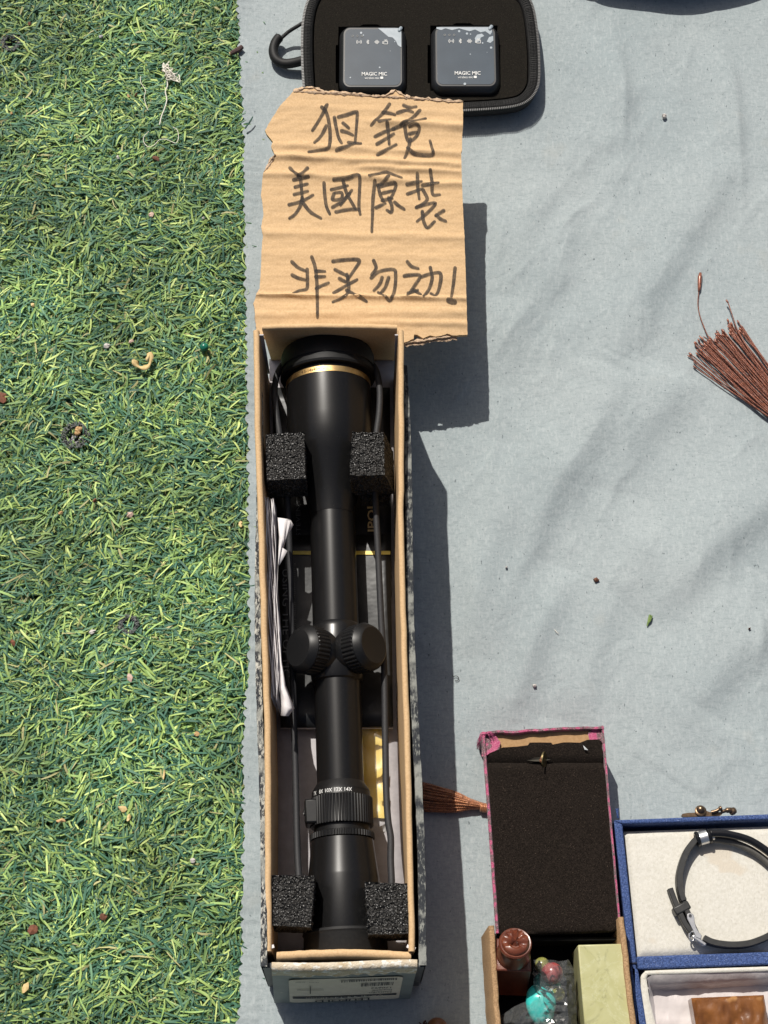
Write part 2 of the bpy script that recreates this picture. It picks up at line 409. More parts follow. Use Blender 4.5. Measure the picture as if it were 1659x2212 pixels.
def cloth_h(x, y):
    h = -.0016 * np.ones_like(x)
    for pl, a, wd in rl:
        best = np.full(x.shape, 9.0); side = np.zeros(x.shape); al = np.zeros(x.shape)
        for i in range(len(pl) - 1):
            p, q = pl[i], pl[i + 1]; d = q - p; L2 = d @ d
            t = np.clip(((x - p[0]) * d[0] + (y - p[1]) * d[1]) / L2, 0, 1)
            ddx = x - p[0] - t * d[0]; ddy = y - p[1] - t * d[1]
            dist = np.hypot(ddx, ddy); sg = np.sign(ddx * d[1] - ddy * d[0])
            m = dist < best; best = np.where(m, dist, best); side = np.where(m, sg, side); al = np.where(m, (i + t) / (len(pl) - 1), al)
        wv = np.where(side * (1 if pl[0][1] > pl[-1][1] else -1) < 0, wd * .62, wd * 1.5)
        h = h + 3.6 * a * np.exp(-(best / (1.9 * wv)) ** 2) * np.sin(np.pi * np.clip(al, 0, 1)) ** .8
    for (p0, p1, p2, ca, cw, cs) in CREASES:
        x0, x1_ = min(p0[0], p1[0], p2[0]) - 5 * cw, max(p0[0], p1[0], p2[0]) + 5 * cw
        y0, y1_ = min(p0[1], p1[1], p2[1]) - 5 * cw, max(p0[1], p1[1], p2[1]) + 5 * cw
        k = (x > x0) & (x < x1_) & (y > y0) & (y < y1_)
        if not k.any(): continue
        xx, yy = x[k], y[k]; best = np.full(xx.shape, 9.0); sgn = np.zeros(xx.shape); along = np.zeros(xx.shape)
        for q, (a_, b_) in enumerate(((p0, p1), (p1, p2))):
            dx, dy = b_[0] - a_[0], b_[1] - a_[1]; L2 = dx * dx + dy * dy
            t = np.clip(((xx - a_[0]) * dx + (yy - a_[1]) * dy) / L2, 0, 1); ex_, ey_ = xx - a_[0] - t * dx, yy - a_[1] - t * dy
            ds = np.hypot(ex_, ey_); mm = ds < best; best = np.where(mm, ds, best); sgn = np.where(mm, np.sign(ex_ * dy - ey_ * dx), sgn); along = np.where(mm, (q + t) / 2, along)
        wv = np.where(sgn * cs > 0, cw * .85, cw * 1.7)
        h[k] = h[k] + ca * np.exp(-best / wv) * np.sin(np.pi * np.clip(along, .02, .98)) ** .7
    a = x * .86 + y * .5; b = -x * .5 + y * .86
    h = h + .0005 * np.sin(a * 75 + 2.2 * np.sin(b * 17)) * (0.5 + .5 * np.sin(b * 23 + 1)) + .0003 * np.sin(a * 140 + b * 30)
    flat = np.zeros_like(x)
    for x0, y0, x1, y1 in FLAT:
        dx = np.maximum(np.maximum(x0 - x, x - x1), 0); dy = np.maximum(np.maximum(y0 - y, y - y1), 0)
        flat = np.maximum(flat, np.clip(1 - np.hypot(dx, dy) / .030, 0, 1))
    return h * (1 - flat) + np.minimum(h, -.0006) * flat
us = np.concatenate([np.array([0, .0008, .0018, .003]), np.arange(.005, .36, .0013), np.linspace(.37, 1.2, 22)])
ysr = np.concatenate([np.linspace(-.6, .03, 14)[:-1], np.arange(.03, .83, .0014), np.linspace(.832, 1.6, 16)])
X = np.zeros((len(ysr), len(us))); Y = np.repeat(ysr[:, None], len(us), 1)
for i, yv in enumerate(ysr):
    ph = yv / .0066 + .6 * math.sin(yv * 50)
    sc = .0021 * abs(math.sin(math.pi * ph)) ** .7 * (1 + .35 * math.sin(yv * 210)) + .0006 * mnoise.noise((yv * 300, 0, 0))
    X[i] = edge_x(yv) + us - sc * np.clip(1 - us / .004, 0, 1)
Z = cloth_h(X, Y)
Z = Z + (.0012 + .0016 * np.sin(Y * 61 + 1) * np.sin(Y * 23)) * np.clip(1 - (X - X[:, :1]) / .012, 0, 1)
mb = MB(); mb.grid([[(X[i, j], Y[i, j], Z[i, j]) for j in range(len(us))] for i in range(len(ysr))])
cl = mb.build('ground_cloth', CLOTH, ang=180, loc=(0, 0, 0))
tag(cl, 'grey blue cotton cloth with scalloped left edge spread on the turf', 'cloth')
def CZ(p):
    return float(cloth_h(np.array([p.x]), np.array([p.y]))[0]) + .0003
def PC(px, py, dz=0.0):
    p = P(px, py); z = CZ(p) + dz; return P(px, py, z)

# ------------------------------------------------------------------ the worn scope carton
WORN = None
def worn_mat(nm='worn_carton_edge', t0=.50, pale=(.44, .43, .38)):
    m, nt, b = principled(nm); b.inputs['Roughness'].default_value = .8; b.inputs['Specular IOR Level'].default_value = .2
    f = ramp(nt, noise_tex(nt, 700, 6, .75, stretch=(1.2, .4, 1)), [(t0, (0,) * 3), (t0 + .06, (1,) * 3)])
    c = mixc(nt, f, (.028, .031, .036), pale)
    c = mixc(nt, ramp(nt, noise_tex(nt, 90, 3), [(.50, (0,) * 3), (.62, (.85,) * 3)]), c, (.27, .275, .25))
    nt.links.new(c, b.inputs['Base Color']); bump(nt, b, noise_tex(nt, 900, 4), .6, .0005); return m
WORN = worn_mat(); WORN2 = worn_mat('olive_carton_edge', .53, (.21, .215, .195))
CARTON = mat('charcoal_carton', (.045, .05, .056), (.065, .07, .075), 120, rough=.55, spec=.35, bs=.15, bscale=600, specks=(((.35, .34, .30), 420, .70),))
FLAPM = mat('grey_green_carton_print', (.20, .225, .215), (.16, .18, .175), 60, rough=.55, spec=.35, specks=(((.42, .38, .30), 160, .68),))
SCUFF = mat('scuffed_paper', (.58, .52, .42), (.45, .36, .24), 120, rough=.9, spec=.1, bs=1, bscale=800, bdist=.0006, specks=(((.66, .64, .58), 260, .56),))
BLo, BRo, TRo, TLo = Vector((-.0612, .1186, .083)), Vector((.0208, .1192, .083)), Vector((.0124, .452, .0790)), Vector((-.0730, .452, .0770))
carton = thing('scope_carton', 'long worn charcoal cardboard carton with white scuffed rims holding the kraft tray', 'box', (-.025, .28, 0))
def wall_pts(a, b, inset, z): return [Vector((p.x + inset, p.y, z)) for p in (a, b)]
def side_wall(a, b, t, name):
    m = MB(); n = 14; rows = []
    for i in range(n + 1):
        k = i / n; p = a.lerp(b, k); bow = .0009 * math.sin(k * 9) - t * .4 * math.sin(k * math.pi) * .3
        sh = -.002 if t > 0 else -.002
        rows.append([Vector((p.x + sh * .6 + bow, p.y, .0005)), Vector((p.x + bow, p.y, p.z - .0012)), Vector((p.x + t * .25 + bow, p.y, p.z)), Vector((p.x + t * .8 + bow, p.y, p.z)), Vector((p.x + t + bow, p.y, p.z - .0012)), Vector((p.x + t + sh * .6 + bow, p.y, .0005))])
    m.grid(rows); return m.build(name, CARTON, carton, ang=40)
def rim(a, b, t, name):
    m = MB(); n = 120; rows = []
    for i in range(n + 1):
        k = i / n; p = a.lerp(b, k); bow = .0009 * math.sin(k * 9) - t * .4 * math.sin(k * math.pi) * .3
        j = .00035 * mnoise.noise((p.y * 260, t * 900, 0)); z = p.z + .0004 + .0005 * mnoise.noise((p.y * 90, 5, t * 500))
        rows.append([Vector((p.x - .0005 * math.copysign(1, t) + bow + j, p.y, z - .0034 + j * 3)), Vector((p.x - .0003 * math.copysign(1, t) + bow + j, p.y, z)), Vector((p.x + t * .5 + bow, p.y, z + .0003)), Vector((p.x + t * 1.05 + bow + j, p.y, z - .0003)), Vector((p.x + t * 1.12 + bow + j, p.y, z - .003 - j * 3))])
    m.grid(rows); return m.build(name, WORN if t > 0 else WORN2, carton, ang=60)
side_wall(BLo, TLo, .0026, 'side_wall'); side_wall(BRo, TRo, -.0026, 'side_wall')
rim(BLo, TLo, .0028, 'worn_rim'); rim(BRo, TRo, -.0032, 'worn_rim')
m = MB(); m.prism([(BLo.x, BLo.y), (BRo.x - .002, BRo.y), (TRo.x - .002, TRo.y), (TLo.x, TLo.y)], .0006, .003); m.build('carton_base', CARTON, carton)
# front end: side panels behind, then the leaning printed flap
m = MB(); m.hexa([(-.0622, .1186, .001), (.0188, .1190, .001), (.0188, .1210, .001), (-.0622, .1210, .001)], [(-.0605, .1186, .078), (.0202, .1190, .078), (.0202, .1210, .078), (-.0605, .1210, .078)])
m.build('end_wall', CARTON, carton)
FT = [Vector((-.0560, .1178, .0800)), Vector((.0166, .1185, .0800))]; FB = [Vector((-.0588, .1098, .0030)), Vector((.0138, .1112, .0040))]
def flap(u, v, off=0.0):
    """u 0..1 left to right, v 0..1 bottom to top, on the bowed face of the flap"""
    a = FB[0].lerp(FB[1], u); b = FT[0].lerp(FT[1], u); p = a.lerp(b, v)
    p.y -= .0002 * math.sin(v * math.pi) + .0006 * math.sin(u * 5) ; p.z -= .0012 * abs(2 * u - 1) ** 6 * v
    p.y -= off; p.z += off * .15; return p
m = MB(); rows = [[flap(u / 16, v / 10) for u in range(17)] for v in range(11)]
rows.append([flap(u / 16, 1) + Vector((0, .0012, .0012)) for u in range(17)]); rows.append([flap(u / 16, 1) + Vector((0, .0028, .0004)) for u in range(17)])
rows.append([flap(u / 16, .9) + Vector((0, .0030, 0)) for u in range(17)])
m.grid(rows); front = m.build('front_flap', FLAPM, carton, ang=60)
m = MB(); rows = []
for v in range(5):
    rows.append([flap(u / 60, .87 + .13 * v / 4 if v else .84 + .05 * mnoise.noise((u * .35, 2, 1)) + .02 * math.sin(u * .4), .0004 + .0004 * (v > 0)) for u in range(61)])
rows.append([flap(u / 60, 1) + Vector((0, .0012, .0019)) for u in range(61)])
rows.append([flap(u / 60, 1) + Vector((0, .0034, .0006 + .0008 * mnoise.noise((u * .5, 1, 1)))) for u in range(61)])
m.grid(rows); m.build('scuffed_edge', SCUFF, front, ang=180)
# label on the flap, printed upside down
LAB = mat('label_paper', (.60, .54, .44), (.55, .49, .39), 200, rough=.6, spec=.3)
lu0, lu1, lv0, lv1 = .115, .915, .07, .76
m = MB(); N = 20
def labp(a, b, off): return flap(lu0 + (lu1 - lu0) * a, lv0 + (lv1 - lv0) * b, off)
pts = rrect(.5, .5, 1, 1, .06, 5)
m.add([labp(.5, .5, .0007)] + [labp(x, y, .0007) for x, y in pts], [(0, 1 + i, 1 + (i + 1) % len(pts)) for i in range(len(pts))])
m.build('label', LAB, front, ang=180)
def lab_text(name, s, cu, cv, wd, ht, mt, bold=0.0):
    # centre (cu, cv) in label units seen from the viewer; rotated by 180 degrees
    t = text_mesh(s, lambda u, v: labp(cu - u, cv - v, .0010), wd, ht, bold=bold); return t.build(name, mt, front, smooth=False)
lab_text('brand_lettering', 'LEUPOLD', .48, .08, .50, .10, DARKPRINT, .02)
m = MB(); m.grid([[labp(.03 + .94 * u / 8, v, .0009) for u in range(9)] for v in (.195, .275)]); m.build('print_bar', DARKPRINT, front, smooth=False)
lab_text('model_lettering', 'VX-3i 4.5-14x40mm', .50, .235, .70, .055, LAB)
lab_text('finish_lettering', 'Matte/Rn', .82, .36, .20, .06, DARKPRINT)
lab_text('reticle_lettering', 'Duplex\u00ae', .83, .46, .18, .075, DARKPRINT)
lab_text('number_lettering', '170692', .82, .56, .18, .06, DARKPRINT)
m = MB()
def bars(m, a0, a1, b0, b1, n):
    x = a0
    while x < a1:
        wv = random.choice((.004, .007, .010)); m.grid([[labp(x, b, .0010), labp(x + wv, b, .0010)] for b in (b0, b1)]); x += wv + random.choice((.004, .006, .009))
bars(m, .64, .92, .66, .80, 0)
bars(m, .46, .95, .88, .96, 0)
m.build('barcode', DARKPRINT, front, smooth=False)
m = MB(); m.grid([[labp(.07, b, .0010), labp(.31, b, .0010)] for b in (.585, .60)]); m.grid([[labp(a, b, .00101), labp(a + .008, b, .00101)] for a in (.185,) for b in (.43, .76)])
m.build('crosshair_print', DARKPRINT, front, smooth=False)
lab_text('caption_lettering', '10.000   30.000', .16, .92, .20, .03, DARKPRINT)

# ------------------------------------------------------------------ the kraft tray inside
tray = thing('kraft_tray', 'open kraft cardboard tray with folded rims set inside the charcoal carton', 'tray', (-.025, .30, .022))
LR = [(547, 712, .090), (550, 934, .0895), (556, 1097, .0885), (563.5, 1361, .087), (571, 1570, .0855), (572, 2040, .0825)]
RR = [(872, 712, .090), (873.4, 934, .0895), (872, 1097, .0885), (878, 1361, .087), (886, 1575, .0855), (897, 2040, .0825)]
LF = [(581, 800), (588, 1200), (598, 1570), (601, 1700), (600, 2040)]
RF = [(850, 800), (852, 1250), (858, 1575), (866, 1720), (878, 2040)]
TF = .024
def pl_fn(l, zz=None):
    ps = [P(a[0], a[1], a[2] if len(a) > 2 else zz) for a in l]; ys = [p.y for p in ps][::-1]; xs = [p.x for p in ps][::-1]; zs = [p.z for p in ps][::-1]
    return lambda y: (float(np.interp(y, ys, xs)), float(np.interp(y, ys, zs)))
lr, rr_, lf, rf = pl_fn(LR), pl_fn(RR), pl_fn(LF, TF), pl_fn(RF, TF)
Y0, Y1 = .1262, .4690
def tray_wall(rimf, floorf, sg, name):
    m = MB(); rows = []; n = 60
    for i in range(n + 1):
        y = Y0 + (Y1 - Y0) * i / n; rx, rz = rimf(y); fx, _ = floorf(y)
        wob = .0004 * mnoise.noise((y * 60, sg, 0)) + .00015 * mnoise.noise((y * 300, sg, 4)); rx += wob; rz += wob
        t = (.0034 if sg > 0 else .0032) * sg
        fx2 = min(fx, rx + t * .5) if sg < 0 else max(fx, rx + t * .5)
        rows.append([Vector((fx2 - .0012 * sg, y, TF - .002)), Vector((rx + .0004 * sg, y, rz - .012)), Vector((rx + .0001 * sg, y, rz - .0030)), Vector((rx, y, rz - .0014)), Vector((rx + t * .18, y, rz - .0003)), Vector((rx + t * .5, y, rz)), Vector((rx + t * .85, y, rz - .0004)), Vector((rx + t, y, rz - .0016)), Vector((rx + t * 1.0 + (fx2 - rx - t) * .03, y, rz - .0030)), Vector((rx + t + (fx2 - rx - t) * .3, y, rz + (TF - rz) * .3)), Vector((fx2, y, TF))])
    m.grid(rows); m.add(rows[0], [tuple(range(11))]); m.add(rows[-1], [tuple(reversed(range(11)))])
    return m.build(name, KRAFT, tray, ang=60)
tray_wall(lr, lf, 1, 'side_wall'); tray_wall(rr_, rf, -1, 'side_wall')
m = MB(); rows = []
for i in range(31):
    y = Y0 + (.4830 - Y0) * i / 30; a, b = lf(y)[0], rf(y)[0]; rows.append([Vector((a + (b - a) * k / 6, y, TF + .0003 * mnoise.noise((y * 30, k, 0)))) for k in range(7)])
m.grid(rows); m.build('tray_floor', LILAC, tray, ang=180, solid=.001)
# far end wall, leaning in, with its folded rim and white paper corners
def end_wall(xl, xr, yr, zr, yf, zf, t, name, bow):
    m = MB(); rows = []
    for k in range(25):
        u = k / 24; x = xl + (xr - xl) * u; b = bow * math.sin(u * math.pi) + .0003 * mnoise.noise((u * 20, yr * 90, 0)); s = math.copysign(1, t)
        fxl = xl + (xr - xl) * (u * .97 + .015)
        rows.append([Vector((fxl, yf, zf)), Vector((x + (fxl - x) * .3, yr + (yf - yr) * .3 + b, zr + (zf - zr) * .3)), Vector((x, yr + b + (yf - yr) * .03, zr - .0030)), Vector((x, yr + b, zr - .0012)), Vector((x, yr + t * .2 + b, zr - .0002)), Vector((x, yr + t * .6 + b, zr)), Vector((x, yr + t + b, zr - .0014)), Vector((x, yr + t + b, zr - .0030)), Vector((x, yr + t * 1.1 + b, zr - .012)), Vector((fxl, yf + t, zf - .002))])
    m.grid(rows); m.add(rows[0], [tuple(range(10))]); m.add(rows[-1], [tuple(reversed(range(10)))]); return m.build(name, KRAFT, tray, ang=60)
a, b = P(566, 712, .090), P(858, 706, .0905)
end_wall(a.x, b.x, .4692, .0905, .4822, TF, .0034, 'end_wall', .0008)
a, b = P(597, 2080, .0795), P(888, 2072, .0795)
end_wall(a.x, b.x, .1262, .0800, .1265, TF, -.0042, 'end_wall', .0014)
for (px, w1) in ((557, .0034), (853, .0034)):
    m = MB(); c = P(px, 722, .086); m.hexa([(c.x, .4705, .030), (c.x + w1, .4705, .030), (c.x + w1, .4712, .030), (c.x, .4712, .030)], [(c.x, .4662, .0885), (c.x + w1, .4662, .0885), (c.x + w1, .4669, .0885), (c.x, .4669, .0885)])
    m.build('corner_paper', LILAC, tray)
for px in (583, 888): 
    m = MB(); c = P(px, 2052, .079); m.box((c.x, c.y + .001, .0800), (.0045, .0016, .0012), Matrix.Rotation(.35 * (1 if px < 700 else -1), 3, 'Z'))
    m.build('corner_ply', PAPER, tray)
m = MB(); m.hexa([(-.064, .4845, .0440), (.004, .4845, .0440), (.006, .535, .0475), (-.066, .535, .0475)], [(-.064, .4845, .0460), (.004, .4845, .0460), (.006, .535, .0492), (-.066, .535, .0492)])
m.hexa([(-.064, .4835, .0330), (.004, .4835, .0330), (.004, .4850, .0440), (-.064, .4850, .0440)], [(-.064, .4835, .036), (.004, .4835, .036), (.004, .4850, .0460), (-.064, .4850, .0460)])
m.build('end_tab', KRAFT, tray)

# ------------------------------------------------------------------ booklets, papers and packet under the scope
def sheet_thing(name, label, cat, corners, z, th, mt, tilt=None):
    q = [P(a, b, z) for a, b in corners]; c = sum(q, Vector()) / 4
    t = thing(name, label, cat, (c.x, c.y, z - th))
    m = MB(); n = 14; rows = []
    for j in range(n + 1):
        v = j / n
        rows.append([q[0].lerp(q[1], u / n).lerp(q[3].lerp(q[2], u / n), v) + Vector((0, 0, tilt(u / n, v) if tilt else 0)) for u in range(n + 1)])
    m.grid(rows); return t, m, q
# lower large black folder with gold lettering running up it
t, m, q = sheet_thing('black_folder', 'black folder with gold capital lettering lying at the tray bottom under the scope', 'booklet', [(601, 1290), (846, 1290), (842, 838), (588, 838)], .0265, .0012, BOOKLET, lambda u, v: .0012 * math.sin(u * 3.1) * math.sin(v * 9) * .7)
m.build('cover', BOOKLET, t, ang=180, solid=.001)
def up_text(name, s, cx, cy, z, wd, ht, mt, par, ccw=True, bold=0.0):
    c = P(cx, cy, z); yd = Vector((-.025, 1, 0)) if ccw else Vector((.025, -1, 0)); xd = yd
    vd = Vector((-1, -.025, 0)) if ccw else Vector((1, .025, 0))
    return text_mesh(s, plane_fn(c, xd, vd), wd, ht, bold=bold).build(name, mt, par, smooth=False)
up_text('gold_lettering', 'LEUPOLD', 803, 1128, .0292, .038, .0050, GOLDPRINT, t, bold=.02)
up_text('small_lettering', 'STEVENS', 644, 1120, .0292, .022, .0026, DIMPRINT, t)
t, m, q = sheet_thing('booklet', 'black booklet with a yellow stripe and printed side title lying under the scope tube', 'booklet', [(606, 1572), (849, 1572), (843, 1157), (600, 1157)], .0305, .002, BOOKLET, lambda u, v: (.0030 * max(0, (u - .60) / .4) ** 1.2 if u > .6 else 0) + .0006 * math.sin(v * 7 + u * 3))
cov = m.build('cover', BOOKLET, t, ang=50, solid=.0008)
m = MB(); rows = []
for pv in ((1190, 1198),):
    for yv in pv:
        rows.append([P(629 + (843 - 629) * k / 14, yv, .0316 + .0030 * max(0, ((629 + 214 * k / 14) - 600) / 243 - .60) ** 1.2 / .4 ** 1.2 + .0006 * math.sin((1572 - yv) / 415 * 7 + ((629 + 214 * k / 14) - 600) / 243 * 3)) for k in range(15)])
m.grid(rows); m.build('yellow_stripe', YELLOWPRINT, t, smooth=False)
up_text('title_lettering', 'USING THE OPTIC', 618, 1345, .0318, .064, .0040, DIMPRINT, t, ccw=False)
m = MB()
for k in range(48):
    c = P(637, 1218 + k * 4.6, .0318); m.box(c, (.0005, .0005, .0002))
m.build('dotted_line', DIMPRINT, t)
m = MB(); rows = [[P(x, 1572 + 2.2 * d, .0300 + .0010 * (x > 746) * (x - 746) / 100 - .0012 * d) for x in (606, 650, 700, 746, 800, 849)] for d in (0, 1)]
m.grid(rows); m.build('page_edge', PAPER, t, solid=.0004)

def leaf(m, pts, h0, h1, lean, ph):
    rows = []
    for i, (a, b) in enumerate(pts):
        p = P(a, b, h0); q = Vector((p.x + lean + .0006 * math.sin(i * 1.3 + ph), p.y, h1 + .0007 * math.sin(i * .9 + ph)))
        mid = p.lerp(q, .5) + Vector((.0007 * math.sin(i * .7 + ph * 2), 0, 0))
        rows.append([p, mid, q])
    m.grid(rows)
pp = thing('folded_paper', 'stack of creased white instruction sheets standing along the tray left wall', 'paper', P(600, 1340, .026))
for k in range(7):
    m = MB(); x0 = 585 + k * 2.1
    pts = [(x0 + 2.5 * math.sin(j * .8 + k * .3) * .4 + 14 * (j / 12), 1116 + (k % 3) * 5 + (1540 - 1116 - (k % 4) * 7) * j / 12) for j in range(13)]
    leaf(m, pts, .044, .0760 + .0006 * (k % 3) - .0006 * k, -.0016 + .0002 * k, k * 1.7); m.build('sheet', PAPER, pp, ang=180, solid=.00016)
# the torn-looking white leaf folded over towards the scope
m = MB(); left = [(600, 1118), (603, 1160), (601, 1215), (597, 1290), (600, 1360), (604, 1430), (606, 1490), (608, 1525), (607, 1546)]
right = [(627, 1122), (617, 1168), (600.5, 1224), (598, 1292), (603, 1362), (609, 1432), (617, 1480), (636, 1530), (623, 1547)]
m.grid([[P(a, b, .0715), P((a + c) / 2, (b + d) / 2, .0730), P(c, d, .0705)] for (a, b), (c, d) in zip(left, right)]); m.build('sheet', PAPER, pp, ang=180, solid=.00016)
m = MB(); m.add([P(604, 1124, .0720), P(628, 1124, .0712), P(634, 1134, .069), P(619, 1160, .0688), P(612, 1185, .0705)], [(0, 4, 3, 2, 1)]); m.build('sheet', PAPER, pp, ang=180, solid=.00016)
m = MB(); m.add([P(604, 1180, .0716), P(621, 1190, .0705), P(603, 1222, .0715)], [(0, 2, 1)]); m.build('sheet', PAPER, pp, ang=180, solid=.00016)

bagm = bpy.data.materials.new('clear_plastic'); bagm.use_nodes = True; nb = bagm.node_tree
for nn in list(nb.nodes):
    if nn.type == 'BSDF_PRINCIPLED': nb.nodes.remove(nn)
tr = nb.nodes.new('ShaderNodeBsdfTransparent'); tr.inputs[0].default_value = (.97, .98, .98, 1)
gl = nb.nodes.new('ShaderNodeBsdfGlossy'); gl.inputs['Roughness'].default_value = .16; gl.inputs[0].default_value = (.9, .9, .9, 1)
df = nb.nodes.new('ShaderNodeBsdfDiffuse'); df.inputs[0].default_value = (.75, .78, .78, 1)
fr = nb.nodes.new('ShaderNodeFresnel'); fr.inputs[0].default_value = 1.5
x1 = nb.nodes.new('ShaderNodeMixShader'); x1.inputs[0].default_value = .07; nb.links.new(tr.outputs[0], x1.inputs[1]); nb.links.new(df.outputs[0], x1.inputs[2])
x2 = nb.nodes.new('ShaderNodeMixShader'); nb.links.new(fr.outputs[0], x2.inputs[0]); nb.links.new(x1.outputs[0], x2.inputs[1]); nb.links.new(gl.outputs[0], x2.inputs[2])
nb.links.new(x2.outputs[0], nb.nodes['Material Output'].inputs[0])
sleeve = bagm.copy(); sleeve.name = 'clear_sleeve_film'
for nn in sleeve.node_tree.nodes:
    if nn.type == 'MIX_SHADER' and not nn.inputs[0].is_linked: nn.inputs[0].default_value = .02
    if nn.type == 'BSDF_GLOSSY': nn.inputs['Roughness'].default_value = .34
def crumple(corners, n, amp, fr_, seed, z):
    m = MB(); q = [P(a, b, z) for a, b in corners]; rows = []
    for j in range(n + 1):
        r = []
        for i in range(n + 1):
            p = q[0].lerp(q[1], i / n).lerp(q[3].lerp(q[2], i / n), j / n)
            h = amp * (abs(mnoise.noise((p.x * fr_, p.y * fr_, seed))) + .5 * abs(mnoise.noise((p.x * fr_ * 2.3, p.y * fr_ * 2.3, seed + 5))))
            r.append(p + Vector((0, 0, h)))
        rows.append(r)
    m.grid(rows); return m
pk = thing('yellow_packet', 'small yellow leaflet in a clear plastic sleeve lying in the tray beside the scope', 'packet', P(805, 1690, .0255))
crumple([(748, 1762), (833, 1768), (829, 1568), (748, 1574)], 16, .0007, 60, 2, .0265).build('leaflet', mat('yellow_leaflet', (.72, .50, .085), (.76, .58, .17), 120, rough=.6), pk, ang=50)
crumple([(744, 1795), (840, 1797), (836, 1562), (742, 1570)], 26, .0016, 80, 8, .0282).build('clear_sleeve', sleeve, pk, ang=20)

# ------------------------------------------------------------------ the rifle scope
AZ = .0505
def ys(dy, r): return P(829.5, dy, AZ + r).y
A0 = Vector((P(746, 2030, .07).x, ys(2059, .022), AZ)); xt = P(703.5, 790, .074).x; yt = ys(717, .027)
AX = (Vector((xt, yt, AZ)) - A0).normalized(); SIDE = Vector((0, 0, 1)).cross(AX) * -1; SIDE.normalize()
UP = SIDE.cross(AX).normalized()
def S(dy, r): return (ys(dy, r) - A0.y) / AX.y
def axp(s): return A0 + AX * s
scope = thing('rifle_scope', 'matt black rifle scope with gold ring lying in the kraft tray', 'rifle scope', axp(.16))
def lathe_part(prof, name, mt, n=72, mod=None, caps=True, par=None):
    return MB().lathe([(S(a, r / 2000) , r / 2000) for a, r in prof], A0, AX, n, SIDE, mod, caps).build(name, mt, par or scope, ang=28)
lathe_part([(1099, 25.0), (1098, 25.7), (1075, 27.4), (1040, 31.2), (1000, 36.6), (965, 42.2), (935, 46.0), (910, 47.7), (882, 48.6), (801, 49.0), (800.5, 48.2)], 'objective_bell', BLACKMETAL)
lathe_part([(801, 47.8), (800.5, 49.2), (789, 49.2), (788.5, 47.8)], 'gold_band', GOLD)
lathe_part([(789, 48.0), (788, 48.7), (775, 48.7), (760, 48.5)], 'objective_rim', BLACKMETAL)
lathe_part([(1345, 25.3), (1097, 25.4)], 'main_tube', BLACKMETAL)
lathe_part([(1681, 25.2), (1450, 25.3)], 'rear_tube', BLACKMETAL)
# turret housing: swollen ball-ish saddle
lathe_part([(1462, 25.6), (1458, 27.4), (1450, 28.4), (1425, 29.8), (1400, 30.6), (1375, 30.0), (1348, 28.6), (1341, 27.6), (1337, 25.6)], 'turret_housing', BLACKMETAL)
tc = axp(S(1398, .016))
for sg in (-1, 1):
    d = (SIDE * sg * .76 + UP * .65).normalized()
    MB().lathe([(.004, .0128), (.012, .0128), (.0145, .0122)], tc, d, 48, AX).build('turret_base', BLACKMETAL, scope)
    kn = MB().lathe([(.0143, .0126), (.0148, .0134), (.0222, .0134), (.0226, .0130)], tc, d, 144, AX, lambda i, k: 1 - (.035 if k % 4 < 2 else 0) * (i in (1, 2))).build('turret_cap', BLACKKNURL, scope, ang=20)
    MB().lathe([(.0224, .0130), (.0232, .0132), (.0262, .0112), (.0270, .0100), (.0268, .0085), (.0266, .0001)], tc, d, 64, AX).build('cap_top', BLACKKNURL, kn, ang=28)
lathe_part([(1699, 31.2), (1696, 30.6), (1681, 25.4)], 'ring_cone', BLACKKNURL)
mag = lathe_part([(1712, 32.2), (1711, 32.0), (1698, 30.8)], 'number_band', BLACKKNURL)
pr = lathe_part([(1775, 30.0), (1773, 33.0), (1771, 33.6), (1713, 33.6), (1711.5, 33.0), (1711, 30)], 'power_ring', BLACKKNURL, 240, lambda i, k: 1 - (.03 if k % 4 < 2 else 0) * (i in (2, 3)))
lathe_part([(1792, 29.5), (1772, 29.5)], 'ring_groove', BLACKKNURL)
lathe_part([(1803, 30), (1801, 34.3), (1789, 34.3), (1787.5, 30)], 'lock_ring', BLACKKNURL, 240, lambda i, k: 1 - (.03 if k % 4 < 2 else 0) * (i in (1, 2)))
lathe_part([(2008, 37.0), (1990, 37.6), (1885, 37.4), (1880, 37.0), (1804, 32.8), (1802, 31)], 'eyepiece', BLACKMETAL)
# lug of the power ring with its screw
rot = Matrix((SIDE, AX, UP)).transposed()
lc = axp((S(1716, .017) + S(1770, .017)) / 2) - SIDE * .0150 + UP * .0030
lug = MB().box(lc, (.0085, (S(1716, .017) - S(1770, .017)), .0150), rot).build('ring_lug', BLACKKNURL, scope, bevel=.0012)
MB().lathe([(0, .0017), (.0006, .0017), (.0006, .0010), (.0001, .0008)], lc - SIDE * .0042 + UP * .003, (-SIDE + UP * .2), 16).build('lug_screw', mat('screw_steel', (.12, .12, .12), rough=.4, metal=.8), lug)
def cyl_fn(dy, r, phi0, flip=1):
    s0 = S(dy, r)
    def f(u, v):
        ph = phi0 + u / r; return axp(s0 + v) + (SIDE * math.sin(ph) + UP * math.cos(ph)) * (r + .00012)
    return f
for tx, ph in (('14X', .27), ('12X', -.064), ('10X', -.40), ('8X', -.70), ('7X', -1.02)):
    text_mesh(tx, cyl_fn(1704.8, .01575, ph), .0041 if len(tx) == 3 else .0027, .0022, bold=.012).build('number_lettering', WHITEPRINT, mag, smooth=False)
text_mesh('VX-3i   4.5-14x40mm', cyl_fn(794.8, .02462, -.52), height=.0018).build('band_lettering', mat('engraved_brown', (.10, .05, .015), rough=.6), scope, smooth=False)

